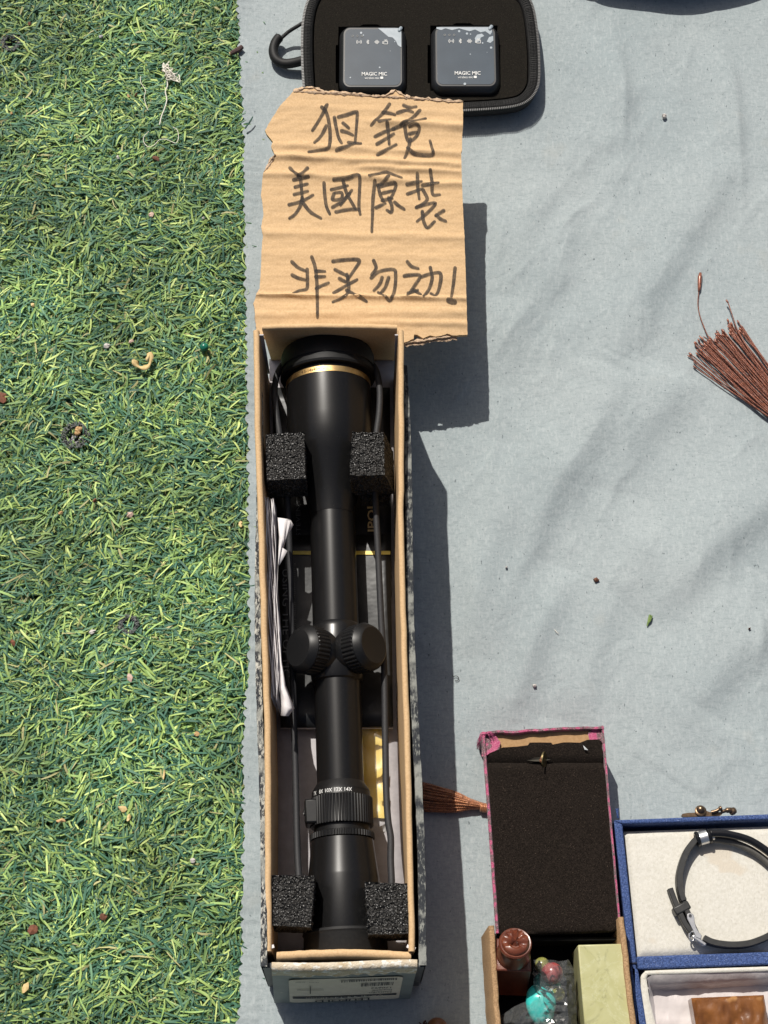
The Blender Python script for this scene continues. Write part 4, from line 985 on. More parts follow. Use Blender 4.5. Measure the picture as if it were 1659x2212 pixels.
ta = thing('thread_tassel', 'copper tassel fanned out with two stray threads at the right cloth edge', 'tassel', PC(1640, 830), 'copper thread tassels on the cloth')
m = MB(); tp = MB(); hd = c4(1760, 2160)
random.seed(3)
tips = [(405, 1262), (450, 1358), (432, 1140), (470, 1235), (490, 1112), (530, 1040), (550, 1120), (600, 1050), (620, 1130), (640, 1060), (690, 1020), (700, 1090), (725, 1000), (760, 1040), (790, 985), (810, 960), (800, 1050), (850, 920), (862, 880), (880, 960), (910, 882), (905, 1000), (935, 950), (870, 1060), (1000, 885), (1010, 960), (1030, 1040), (560, 1180), (510, 1245), (740, 1100)]
cnt = 0
for layer in range(2):
    for (a, b) in tips:
        cnt += 1
        ja, jb = a + random.uniform(-22, 22) * (1 + layer), b + random.uniform(-28, 22) + 45 * layer
        f = (cnt * .618) % 1.0; spread = (a - 405) / 640.0
        hx, hy = 1700 + 190 * (spread - .5) + random.uniform(-25, 25), 2140 - 60 * (spread - .5)
        mx, my = ja + (hx - ja) * .5 + 60 * (spread - .5) + random.uniform(-18, 18), jb + (hy - jb) * .5 + 40 * (.5 - spread) + random.uniform(-18, 18)
        mx2, my2 = ja + (hx - ja) * .78 + 90 * (spread - .5), jb + (hy - jb) * .78 + 25 * (.5 - spread)
        z = .0007 + .0028 * f * (1 - .5 * layer)
        ps = [PC(*c4(ja, jb), .0006 + .4 * z), PC(*c4(ja + (mx - ja) * .4 + random.uniform(-16, 16), jb + (my - jb) * .4 + random.uniform(-16, 16)), .7 * z + .0006), PC(*c4(mx, my), z + .0006), PC(*c4(mx2, my2), z + .0016), PC(*c4(hx, hy), z + .002)]
        strand(m, ps, r=.00028, ph=cnt * 1.3); tip(tp, ps[0], ps[0] - ps[1])
o = m.build('strands', COPPER, ta, ang=180); o['kind'] = 'stuff'
o = tp.build('strand_tips', COPPER, ta, ang=180); o['kind'] = 'stuff'
m = MB(); ps = [PC(*c4(a, b), z) for a, b, z in ((492, 330, .0012), (480, 450, .001), (468, 620, .0009), (490, 760, .0009), (540, 900, .0012), (605, 1040, .002), (760, 1260, .003), (1100, 1600, .003))]
strand(m, ps); m.tube([PC(*c4(a, b), .0012) for a, b in ((500, 236), (492, 290), (488, 360), (484, 440), (478, 470))], [.0009, .0014, .0013, .0010, .0005], 8); m.build('stray_strand', COPPER, ta, ang=180)
m = MB(); ps = [PC(*c4(a, b), z) for a, b, z in ((845, 610, .004), (905, 790, .004), (960, 950, .0038), (1030, 1080, .0035), (1180, 1320, .003), (1420, 1700, .003))]
strand(m, ps); tip(m, ps[0], ps[0] - ps[1]); m.build('stray_strand', COPPER, ta, ang=180)
m = MB(); m.lathe([(-.004, .004), (0, .0046), (.004, .0042), (.008, .003), (.009, .0005)], PC(1742, 935, .0040), Vector((.6, -.8, 0)), 16); m.build('binding', COPPER, ta, ang=180)

tb = thing('thread_tassel', 'copper brown tassel sticking out from under the brocade box to the left', 'tassel', PC(980, 1735), 'copper thread tassels on the cloth')
def c5(cx, cy): return (877.8 + cx * .2976, 1536.1 + cy * .2976)
m = MB(); tp = MB(); random.seed(5)
for k in range(46):
    f = (k + .5) / 46; y0 = 505 + 215 * f + random.uniform(-8, 8); x0 = 55 + random.uniform(-40, 40)
    z = .0007 + .0042 * ((k * .618) % 1) * math.sin(math.pi * f) ** .6
    ps = [PC(*c5(x0, y0), z), PC(*c5(200, 535 + 200 * f + random.uniform(-5, 5)), z + .0012), PC(*c5(350, 585 + 148 * f ** 1.1 + random.uniform(-4, 4)), z + .0014), PC(*c5(470, 640 + 72 * f), z + .0010), PC(*c5(548, 668 + 42 * f), z * .6 + .0014), PC(*c5(600, 676 + 30 * f), z * .5 + .0014)]
    strand(m, ps, r=.00036, pitch=.0022, ph=k * 1.1); tip(tp, ps[0], ps[0] - ps[1], .0008)
o = m.build('strands', COPPER2, tb, ang=180); o['kind'] = 'stuff'
o = tp.build('strand_tips', COPPER2, tb, ang=180); o['kind'] = 'stuff'
m = MB(); d = Vector((1, -.12, 0)).normalized()
for k in range(5): m.lathe([(k * .0009 - .0002, .0021), (k * .0009 + .0002, .0027), (k * .0009 + .0006, .0027), (k * .0009 + .0009, .0021)], PC(*c5(538, 700), .0026), d, 14)
m.build('binding', COPPER2, tb, ang=180)

# ------------------------------------------------------------------ brocade box with black velvet pad
def r6(cx, cy): return ((1600 + cx / 1.8433) * .5486, (2800 + cy / 1.8433) * .5486)
BROC = None
def broc_mat():
    m, nt, b = principled('magenta_brocade'); b.inputs['Roughness'].default_value = .38; b.inputs['Specular IOR Level'].default_value = .5
    f = ramp(nt, noise_tex(nt, 240, 3, stretch=(1, 1, 1)), [(.44, (0,) * 3), (.54, (1,) * 3)])
    c = mixc(nt, f, (.36, .028, .115), (.075, .03, .035))
    c = mixc(nt, ramp(nt, noise_tex(nt, 2000, 2), [(.5, (0,) * 3), (.68, (.5,) * 3)]), c, (.62, .20, .30))
    nt.links.new(c, b.inputs['Base Color']); b.inputs['Sheen Weight'].default_value = .3
    bump(nt, b, noise_tex(nt, 1800, 2), .9, .0004); return m
BROC = broc_mat()
RB = .034
red = thing('brocade_box', 'magenta brocade box with torn black velvet pad and bare kraft strip', 'box', P(1190, 1800, 0))
TLr, TRr, BRr, BLr = P(*r6(545, 150), RB), P(*r6(1432, 105), RB), P(*r6(1562, 1590), RB), P(*r6(648, 1612), RB)
def quadwall(a, b, inn, z0, z1, t, wob=0.0, n=24):
    """a wall from a to b (outer line), t thick towards inn"""
    m = MB(); d = (b - a).normalized(); nr = Vector((-d.y, d.x, 0)); nr = nr if nr.dot(inn - a) > 0 else -nr; rows = []
    for i in range(n + 1):
        p = a.lerp(b, i / n); k = wob * mnoise.noise((p.x * 120, p.y * 120, 1)); z = z1 + k * .5
        o = Vector((p.x, p.y, 0)) + nr * k; 
        rows.append([o + Vector((0, 0, z0)), o + nr * 0 + Vector((0, 0, z - .0007)), o + nr * t * .2 + Vector((0, 0, z)), o + nr * t * .8 + Vector((0, 0, z)), o + nr * t + Vector((0, 0, z - .0007)), o + nr * t + Vector((0, 0, z0))])
    m.grid(rows); m.add(rows[0], [tuple(range(6))]); m.add(rows[-1], [tuple(reversed(range(6)))]); return m
ctr = (TLr + TRr + BRr + BLr) / 4
lw = quadwall(TLr, BLr, ctr, .0006, RB, .0019, .00018)
for p in lw.v:
    if p.z < .01: p.x += .0042
lw.build('side_wall', BROC, red, ang=50)
quadwall(TRr, BRr, ctr, .0006, RB, .0012, .00018).build('side_wall', BROC, red, ang=50)
quadwall(TLr, TRr, ctr, .0006, RB + .0004, .0018, .0008).build('end_wall', BROC, red, ang=50)
quadwall(BLr + Vector((.001, .0004, 0)), BRr + Vector((-.001, .0004, 0)), ctr, .0006, RB - .006, .0022, .0004).build('end_wall', VELVET, red, ang=50)
KR2 = mat('kraft_lining', (.44, .275, .14), (.37, .225, .11), 600, rough=.85, spec=.15)
a, b = P(*r6(600, 150), .0312), P(*r6(1400, 125), .0312); c, d = P(*r6(1425, 300), .0292), P(*r6(570, 320), .0292)
m = MB(); m.hexa([d - Vector((0, 0, .002)), c - Vector((0, 0, .002)), b - Vector((0, 0, .002)), a - Vector((0, 0, .002))], [d, c, b, a]); m.build('kraft_lining', KR2, red)
# brocade corners folded in
for cl_ in (((548, 180), (640, 165), (684, 225), (672, 285), (612, 300), (568, 330), (548, 330)), ((1320, 165), (1330, 130), (1425, 120), (1436, 250), (1415, 215), (1330, 205))):
    m = MB(); q = [r6(x, y) for x, y in cl_]; m.prism([(P(*p, .0325).x, P(*p, .0325).y) for p in q][::-1], .0310, .0322); m.build('folded_corner', BROC, red, ang=30)
# velvet pad with lifted ragged top flap
edge = [(568, 395), (590, 345), (600, 310), (700, 268), (800, 262), (880, 252), (895, 232), (1050, 232), (1062, 246), (1140, 230), (1260, 232), (1310, 212), (1402, 208), (1418, 260), (1424, 330)]
padl = edge + [(1436, 420), (1470, 700), (1510, 1100), (1548, 1590), (1250, 1604), (960, 1612), (660, 1618), (642, 1300), (610, 900), (578, 500)]
m = MB()
padw = [P(*r6(*p), RB - .0014) for p in padl]; poly = [(p.x, p.y) for p in padw][::-1]
ar = sum(poly[i - 1][0] * poly[i][1] - poly[i][0] * poly[i - 1][1] for i in range(len(poly)))
if ar < 0: poly = poly[::-1]
bd = densify(poly, .0025, 0); nbd = len(bd); pts = [Vector(p) for p in bd]
xs_ = [p[0] for p in poly]; ys_ = [p[1] for p in poly]
for yy in np.arange(min(ys_), max(ys_), .0022):
    for xx in np.arange(min(xs_), max(xs_), .0022):
        if inside((xx, yy), bd) and min(abs(xx - b_[0]) + abs(yy - b_[1]) for b_ in bd) > .0012: pts.append(Vector((xx, yy)))
vs_, es, fs, *_ = delaunay_2d_cdt(pts, [(i, (i + 1) % nbd) for i in range(nbd)], [], 1, 1e-6)
yfold = P(*r6(1000, 372), RB).y
def padh(x, y):
    d = y - yfold
    h = RB - .0012 + .0004 * mnoise.noise((x * 60, y * 60, 0)) + .00025 * mnoise.noise((x * 300, y * 300, 2))
    h -= .0022 * math.exp(-(d / .0014) ** 2)
    if d > 0: h += min(d, .008) * .12 + .0005 * mnoise.noise((x * 130, y * 40, 3)) * min(1, d / .004)
    else: h += .0006 * math.exp(-((d + .003) / .002) ** 2)
    yb = P(*r6(1100, 1600), RB).y
    if y < yb + .004: h -= .0012 * (1 - (y - yb) / .004) ** 2 if y > yb else .0012
    return h
ups = [Vector((p[0], p[1], padh(p[0], p[1]))) for p in vs_]
ff = []
for f in fs:
    a, b, c = (ups[i] for i in f[:3]); ff.append(tuple(f) if (b - a).cross(c - a).z > 0 else tuple(reversed(f)))
m.add(ups, ff); k = len(ups); m.add([p - Vector((0, 0, .006)) for p in ups], [tuple(reversed(f)) for f in ff])
cnt = {(f[i], f[(i + 1) % len(f)]) for f in ff for i in range(len(f))}
m.f += [(b, a, a + k, b + k) for a, b in cnt if (b, a) not in cnt]
pad = m.build('velvet_pad', VELVET, red, ang=70)
# slit with a brass tag standing in it
BRASS = mat('tarnished_brass', (.36, .29, .14), (.20, .16, .08), 500, rough=.35, metal=.9)
m = MB(); pc = P(*r6(998, 362), RB); m.lathe([(-.0004, .0001), (-.0004, .0042), (.0004, .0042), (.0004, .0001)], pc + Vector((0, .0003, .0024)), Vector((.94, -.12, .36)), 24); m.build('brass_tag', BRASS, pad, ang=30)
m = MB()
for k in range(10): 
    a = random.uniform(0, 6.3); strand(m, [pc + Vector((-.0014 + .0010 * math.cos(a), .001 * math.sin(a), .0006)), pc + Vector((-.0016, .0003 * k - .001, .0022)), pc + Vector((-.0006, -.0014 + .0002 * k, .0012))], r=.00018, pitch=.001)
m.build('copper_knot', COPPER2, pad, ang=180)
m = MB(); rows = []
for k in range(9):
    u = k / 8; p = P(*r6(870 + 190 * u, 352 - 6 * u), RB); hw = .0011 * math.sin(math.pi * u) + .0001; z = padh(p.x, p.y) + .0011
    rows.append([p + Vector((0, -hw, z - RB)), p + Vector((0, 0, z - RB - .0008)), p + Vector((0, hw, z - RB))])
m.grid(rows); m.build('pad_slit', mat('slit_backing', (.05, .045, .035), rough=.9), pad)
# frayed pink threads at the corner
m = MB(); PINK = mat('pink_thread', (.55, .11, .24), rough=.6); random.seed(9)
for k in range(22):
    p = P(*r6(540 + random.uniform(-8, 14), 170 + random.uniform(-20, 40)), .033); q = P(*r6(522 + random.uniform(-14, 14), 250 + random.uniform(-20, 35)), .027)
    m.tube(catmull([p, p.lerp(q, .5) + Vector((random.uniform(-.0008, .0004), 0, .0006)), q], 4), .00009, 4)
for k in range(16):
    p = P(*r6(590 + random.uniform(-20, 30), 150 + random.uniform(-8, 8)), .0348); q = P(*r6(600 + random.uniform(-50, 60), 190 + random.uniform(-20, 30)), .0335)
    m.tube(catmull([p, p.lerp(q, .5) + Vector((0, 0, .0012)), q], 4), .00009, 4)
o = m.build('frayed_thread', PINK, red, ang=180); o['kind'] = 'stuff'
m = MB(); p = P(*r6(1300, 272), RB); m.add([p + Vector((-.0014, .0016, .0012)), p + Vector((-.0004, .0006, .0014)), p + Vector((.0014, -.0012, .0012)), p + Vector((-.0006, -.0009, .0011))], [(3, 2, 1, 0)])
o = m.build('paper_flake', PALE, solid=.0002, smooth=False); tag(o, 'tiny pale flake lying on the torn velvet edge of the brocade box', 'flake')

# ------------------------------------------------------------------ tan linen box with seals
def q2(cx, cy): return ((1850 + cx / 1.4131) * .5486, (3500 + cy / 1.4131) * .5486)
TAN = mat('tan_linen', (.44, .285, .155), (.27, .165, .085), 1300, rough=.8, spec=.2, bs=1.0, bscale=1300, bdist=.0005)
TZ = .042
tan = thing('linen_box', 'open tan linen covered box with black interior holding seal stones', 'box', P(1210, 2180, 0))
def ext(a, b, f): return a + (b - a) * f
LA, LB = P(*q2(103, 205), TZ), P(*q2(140, 752), TZ); LB = ext(LA, LB, 1.9)
RA, RBb = P(*q2(858, 155), TZ), P(*q2(926, 752), TZ); RBb = ext(RA, RBb, 1.75)
cc = (LA + RA + LB + RBb) / 4
lw = quadwall(LA, LB, cc, .0006, TZ, .0030, .0005); 
for i, p in enumerate(lw.v):
    if p.z < .01: p.x -= .0018
lw.build('side_wall', TAN, tan, ang=50)
quadwall(RA, RBb, cc, .0006, TZ, .0030, .0005).build('side_wall', TAN, tan, ang=50)
quadwall(LB, RBb, cc, .0006, TZ, .0030, .0005).build('end_wall', TAN, tan, ang=50)
LINB = mat('black_lining', (.008, .008, .008), rough=.95, spec=.1, bs=.5, bscale=900)
m = MB(); m.add([LA + Vector((.003, -.002, -TZ + .006)), LB + Vector((.003, 0, -TZ + .006)), RBb + Vector((-.003, 0, -TZ + .006)), RA + Vector((-.003, -.002, -TZ + .006))], [(0, 1, 2, 3)]); m.build('box_floor', LINB, tan, solid=.002)
yb_ = min(BLr.y, BRr.y) - .0012
m = MB(); m.hexa([(LA.x + .004, yb_ - .002, .006), (RA.x - .003, yb_ - .0012, .006), (RA.x - .003, yb_, .006), (LA.x + .004, yb_, .006)], [(LA.x + .004, yb_ - .002, .027), (RA.x - .003, yb_ - .0012, .027), (RA.x - .003, yb_, .027), (LA.x + .004, yb_, .027)]); m.build('far_lining', LINB, tan)
# reddish brown seal leaning back
SEAL = mat('brown_red_resin', (.095, .024, .014), (.15, .042, .020), 180, rough=.32, spec=.45, coat=.12, stretch=(1, 1, .25), bs=.15, bscale=500, bdist=.0004)
seal = thing('stone_seal', 'glossy reddish brown seal with round ribbed knob leaning in the tan box corner', 'seal', P(1112, 2150, .007))
bt = P(1109, 2062, .040)          # centre of the top of the square base
axs = Vector((.015, .30, .95)).normalized(); xs3 = Vector((1, -.03, 0)); xs3 = (xs3 - axs * xs3.dot(axs)).normalized(); ys3 = axs.cross(xs3)
Rm = Matrix((xs3, ys3, axs)).transposed()
MB().box(bt - axs * .0155, (.0182, .0180, .031), Rm).build('seal_base', SEAL, seal, bevel=.0008)
kb = MB().lathe([(0, .0072), (.0005, .0090), (.004, .0086), (.0075, .0074), (.0095, .0070), (.0105, .0074), (.0118, .0084), (.0132, .0086), (.0140, .0080), (.0138, .0070)], bt, axs, 48, xs3).build('seal_knob', SEAL, seal, ang=40)
m = MB(); n = 40; prof = [(0.0, 1.0), (.2, .97), (.45, .85), (.7, .6), (.88, .32), (1, .02)]
tcen = bt + axs * .0138
rows = []
for (h, r) in prof:
    rows.append([tcen + axs * (.0026 * (1 - (1 - h) ** 2) * (1 if True else 0) - .0030 * math.exp(-((r * math.sin(2 * math.pi * k / n) + .30 - .55 * (r * math.cos(2 * math.pi * k / n)) ** 2) / .14) ** 2) * max(0, 1 - (abs(r * math.cos(2 * math.pi * k / n)) / .72) ** 4) + .0010 * math.sin(r * math.cos(2 * math.pi * k / n) * 16) * (r * math.sin(2 * math.pi * k / n) > -.1)) + (xs3 * math.cos(2 * math.pi * k / n) + ys3 * math.sin(2 * math.pi * k / n)) * .0073 * r for k in range(n + 1)])
m.grid(rows); m.build('carved_top', SEAL, kb, ang=50)
# pale green stone block
def jade_mat():
    m, nt, b = principled('pale_green_stone'); b.inputs['Roughness'].default_value = .32; b.inputs['Specular IOR Level'].default_value = .5
    c = ramp(nt, noise_tex(nt, 55, 5, dist=1.0), [(.3, (.37, .36, .165)), (.7, (.46, .45, .25))])
    v = ramp(nt, noise_tex(nt, 38, 6, .65, dist=.9), [(.485, (0,) * 3), (.50, (.45,) * 3), (.515, (0,) * 3)])
    c = mixc(nt, v, c, (.52, .52, .34))
    c = mixc(nt, ramp(nt, noise_tex(nt, 60, 6, .7, dist=2.2), [(.56, (0,) * 3), (.66, (.7,) * 3)]), c, (.25, .245, .12))
    nt.links.new(c, b.inputs['Base Color']); b.inputs['Subsurface Weight'].default_value = .1; b.inputs['Subsurface Radius'].default_value = (.002, .002, .001); b.inputs['Subsurface Scale'].default_value = .5
    return m
JT = .0395
a, b = P(*q2(600, 311), JT), P(*q2(868, 304), JT); c = P(*q2(638, 752), JT); d_ = P(*q2(905, 752), JT)
c = ext(a, c, 1.5); d_ = ext(b, d_, 1.5)
dr = Vector((0, 0, -.030))
jm = MB(); jm.hexa([c + dr, d_ + dr, b + dr, a + dr], [c, d_, b, a])
tag(jm.build('stone_block', jade_mat(), bevel=.0007), 'pale yellow green veined stone block lying along the tan box right wall', 'stone block')
# plastic bag of beads
bb = thing('bead_bag', 'crumpled clear plastic bag of coloured beads between the seal and stone block', 'bag', P(1180, 2150, .007))
BE = {'red': ((.24, .035, .045), (.33, .08, .07)), 'teal': ((.02, .22, .20), (.03, .30, .26)), 'olive': ((.19, .20, .045), (.27, .26, .08)), 'turquoise': ((.03, .42, .38), (.05, .52, .48))}
BM = {k: mat(k + '_bead', *v, 300, rough=.25, spec=.5, coat=.3) for k, v in BE.items()}
for (cx, cy, r, k, z) in ((458, 470, .0058, 'red', .030), (402, 425, .0042, 'olive', .025), (400, 520, .0046, 'teal', .026), (432, 566, .0036, 'olive', .025), (488, 585, .0040, 'olive', .026), (470, 540, .0036, 'teal', .021), (440, 640, .0040, 'teal', .02)):
    MB().lathe([(r * -math.cos(t), max(.0008, r * math.sin(t))) for t in np.linspace(.16, math.pi - .16, 14)], P(*q2(cx, cy), z), Vector((random.uniform(-1, 1), random.uniform(-1, 1), .5)), 24).build('bead', BM[k], bb, ang=60)
m = MB(); cz = P(*q2(395, 640), .027); rows = []
for i in range(13):
    t = math.pi * i / 12; r = []
    for k in range(25):
        ph = 2 * math.pi * k / 24; d = Vector((math.sin(t) * math.cos(ph) * .0082, math.sin(t) * math.sin(ph) * .0105, math.cos(t) * .006)); d *= 1 + .16 * mnoise.noise(d * 180 + Vector((3, 1, 0))); r.append(cz + d)
    rows.append(r)
m.grid(rows); m.build('turquoise_lump', BM['turquoise'], bb, ang=180)
def bagsheet(poly_, z0, amp, seed):
    bd = [(P(*q2(*p), z0).x, P(*q2(*p), z0).y) for p in poly_][::-1]; bd = densify(bd, .0018, 0); n = len(bd); pts = [Vector(p) for p in bd]
    x0, x1_, y0, y1_ = min(p[0] for p in bd), max(p[0] for p in bd), min(p[1] for p in bd), max(p[1] for p in bd)
    for yy in np.arange(y0, y1_, .0014):
        for xx in np.arange(x0, x1_, .0014):
            if inside((xx, yy), bd) and min(abs(xx - b_[0]) + abs(yy - b_[1]) for b_ in bd) > .0008: pts.append(Vector((xx + random.uniform(-.0004, .0004), yy + random.uniform(-.0004, .0004))))
    v_, e_, f_, *_r = delaunay_2d_cdt(pts, [(i, (i + 1) % n) for i in range(n)], [], 1, 1e-6)
    m = MB(); cx_, cy_ = (x0 + x1_) / 2, (y0 + y1_) / 2; up = []
    for p in v_:
        e = min(1.0, min(math.hypot(p[0] - b_[0], p[1] - b_[1]) for b_ in bd) / .006)
        up.append(Vector((p[0], p[1], z0 + amp * e - .004 * (1 - e) + .0060 * abs(mnoise.noise((p[0] * 120, p[1] * 70, seed))) + .0034 * abs(mnoise.noise((p[0] * 260, p[1] * 200, seed + 2))))))
    fl = []
    for f in f_:
        a, b, c = (up[i] for i in f[:3]); fl.append(tuple(f) if (b - a).cross(c - a).z > 0 else tuple(reversed(f)))
    m.add(up, fl); return m
bagsheet([(352, 395), (430, 388), (520, 400), (552, 392), (580, 440), (592, 560), (600, 752), (598, 900), (330, 920), (150, 760), (172, 706), (250, 650), (310, 625), (352, 600), (355, 480)], .0305, .005, 4).build('bag_film', bagm, bb, ang=8)

# ------------------------------------------------------------------ blue linen jewellery box, open
def q3(cx, cy): return ((2350 + cx / 2.2522) * .5486, (3050 + cy / 2.2522) * .5486)
BLUE = mat('blue_linen', (.060, .105, .27), (.022, .042, .12), 1200, rough=.75, spec=.25, bs=1.0, bscale=1250, bdist=.0005, specks=(((.15, .20, .38), 1600, .62),))
CREAM = mat('cream_twill', (.60, .58, .525), (.53, .51, .45), 600, rough=.85, spec=.15, bs=.6, bscale=1300, bdist=.0004, bstretch=(1, .4, 1), specks=(((.54, .49, .41), 40, .62), ((.47, .44, .39), 1200, .66)))
SATIN = mat('white_satin', (.60, .555, .54), (.50, .45, .44), 60, rough=.34, spec=.5, sheen=.3, bs=.5, bscale=160, bdist=.0012, bstretch=(1, .4, 1))
QZ, QF = .026, .0205
blue = thing('jewellery_box', 'open blue linen box with cream padded lid and satin lined recess', 'box', P(1560, 2010, 0))
def bar(o0, o1, i0, i1, z0, z1, name, mt=BLUE, par=None, bev=.0009):
    """frame bar from outer line o0-o1 to inner line i0-i1, given in crop pixels at the rim height"""
    q = [P(*q3(*p), z1) for p in (o0, o1, i1, i0)]; a = sum(q[i - 1].x * q[i].y - q[i].x * q[i - 1].y for i in range(4))
    if a < 0: q = q[::-1]
    m = MB(); m.hexa([Vector((p.x, p.y, z0)) for p in q], q); return m.build(name, mt, par or blue, bevel=bev, ang=50)
bar((148, 402), (1900, 335), (226, 440), (1900, 388), .0006, QZ, 'lid_frame')
bar((150, 404), (362, 2330), (228, 440), (352, 1640), .0006, QZ - .0003, 'lid_frame')
bar((352, 1612), (1900, 1558), (362, 1728), (1900, 1670), .0006, QZ - .0007, 'hinge_strip', BLUE)
bar((290, 1664), (520, 3100), (368, 1732), (560, 3000), .0006, QZ - .0003, 'base_frame')
# the joint between lid and base
m = MB(); a = P(*q3(288, 1676), QZ); b = P(*q3(356, 1672), QZ); m.tube([a, b], .0005, 6); m.build('hinge_joint', mat('dark_gap', (.012, .014, .03), rough=.9), blue)
# cream padded lid lining
m = MB(); A_, B_, C_, D_ = P(*q3(244, 500), QF), P(*q3(1900, 440), QF), P(*q3(1900, 1566), QF), P(*q3(360, 1618), QF); rows = []
for j in range(41):
    v = j / 40; r = []
    for i in range(61):
        u = i / 60; p = A_.lerp(B_, u).lerp(D_.lerp(C_, u), v); e = min(1, min(u * 1.05 * 74, v * 52, (1 - v) * 52) / 3.0)
        p.z = QF - .0022 * (1 - e) ** 2 + .0009 * math.sin(u * 3.1) * math.sin(v * 3.1) + .0003 * mnoise.noise((p.x * 70, p.y * 70, 0)); r.append(p)
    rows.append(r)
m.grid(rows[::-1]); m.build('lid_lining', CREAM, blue, ang=180)
def LZ(cx, cy): return QF + .0011
# satin lip and recess of the base
m = MB(); li = [(388, 1800), (400, 1772), (428, 1748), (470, 1738), (900, 1722), (1900, 1690)]; ri = [(438, 1812), (444, 1796), (452, 1786), (470, 1780), (900, 1766), (1900, 1732)]
rows = [[P(*q3(*a), QZ - .0022), P(*q3((a[0] + b[0]) / 2, (a[1] + b[1]) / 2), QZ - .0004), P(*q3(*b), QZ - .0020)] for a, b in zip(catmull([Vector((*p, 0)) for p in li], 6), catmull([Vector((*p, 0)) for p in ri], 6)) for a, b in (((a.x, a.y), (b.x, b.y)),)]
m.grid(rows)
rows = [[P(*q3(*a), QZ - .0022), P(*q3(*b), QZ - .0006), P(*q3(*c), QZ - .0020)] for a, b, c in (((388, 1800), (412, 1805), (440, 1812)), ((392, 2000), (425, 2000), (468, 2000)), ((412, 2212), (470, 2212), (520, 2212)), ((500, 2900), (540, 2900), (600, 2900)))]
m.grid(rows); lip = m.build('satin_lip', CREAM, blue, ang=180)
m = MB(); rows = []
for k in range(31):
    u = k / 30; ax_ = 440 + (1900 - 440) * u; ay = 1806 - 74 * u
    rows.append([P(*q3(ax_, ay - 26 * (u > 0)), QZ - .0018)] + [P(*q3(ax_ + 8 * t * (1 - u), ay), QZ - .0020) + Vector((.004 * t * (1 - u) ** 8, -.0016 - .004 * t + .0010 * mnoise.noise((u * 14, t * 3, 0)), -.0110 * t)) for t in (.2, .5, .8, 1.0)])
m.grid(rows); m.build('satin_wall', SATIN, blue, ang=180)
m = MB(); rows = []
for k in range(9):
    v = k / 8; p = P(*q3(452 + 40 * v * 2, 1815 + 800 * v), QZ - .0020); rows.append([p, p + Vector((.0014, 0, -.004)), p + Vector((.0030, 0, -.009)), p + Vector((.0045, 0, -.0128))])
m.grid(rows); m.build('satin_wall', SATIN, blue, ang=180)
m = MB(); rows = []
a0 = P(*q3(440, 1800), QZ); 
for j in range(40):
    rows.append([Vector((a0.x + .002 + .17 * i / 50, a0.y + .006 - .110 * j / 39, QZ - .0128 + .0011 * mnoise.noise((i * .3, j * .45, 3)) + .0008 * mnoise.noise((i * .8, j * .9, 8)))) for i in range(51)])
m.grid(rows[::-1]); m.build('satin_floor', SATIN, blue, ang=180)
# bronze clasp on the far edge
BRONZE = mat('dark_bronze', (.20, .135, .085), (.12, .08, .05), 600, rough=.34, metal=.85, bs=.2, bscale=700)
m = MB(); zc = .0165
q = [(750, 362), (760, 348), (800, 340), (865, 338), (880, 322), (970, 320), (1000, 332), (1110, 332), (1112, 350), (1090, 366), (900, 372), (770, 376)]
poly = [(P(*q3(*p), zc).x, P(*q3(*p), zc).y) for p in q][::-1]
m.prism(poly, zc - .0022, zc); cla = m.build('clasp_plate', BRONZE, blue, bevel=.0005)
m = MB(); m.lathe([(0, .0020), (.0012, .0024), (.0022, .0020), (.0030, .0012), (.0032, .0001)], P(*q3(918, 318), zc), (0, .35, 1), 20); m.lathe([(0, .0032), (.0006, .0032), (.0010, .0024)], P(*q3(920, 324), zc), (0, .2, 1), 20); m.build('clasp_knob', BRONZE, cla)
m = MB(); m.tube(catmull([P(*q3(1015, 334), zc + .0012), P(*q3(1060, 322), zc + .0016), P(*q3(1092, 302), zc + .0020), P(*q3(1106, 296), zc + .0020)], 5), [.0010] * 10 + [.0013] * 6, 8); m.tube(catmull([P(*q3(1100, 334), zc), P(*q3(1150, 318), zc + .001), P(*q3(1195, 316), zc + .0008), P(*q3(1212, 336), zc - .0004)], 5), [.0010] * 5 + [.0015] * 6 + [.0022] * 5, 8); m.build('clasp_hook', BRONZE, cla, ang=60)
m = MB()
for k in range(5): m.tube(catmull([P(*q3(180 + k * 4, 388), QZ), P(*q3(176 + 3 * k, 340), QZ + .001), P(*q3(166 + k * 7, 298 + (k % 2) * 8), QZ + .0014)], 5), .00018, 5)
m.build('loose_thread', BLUE, blue, ang=180)

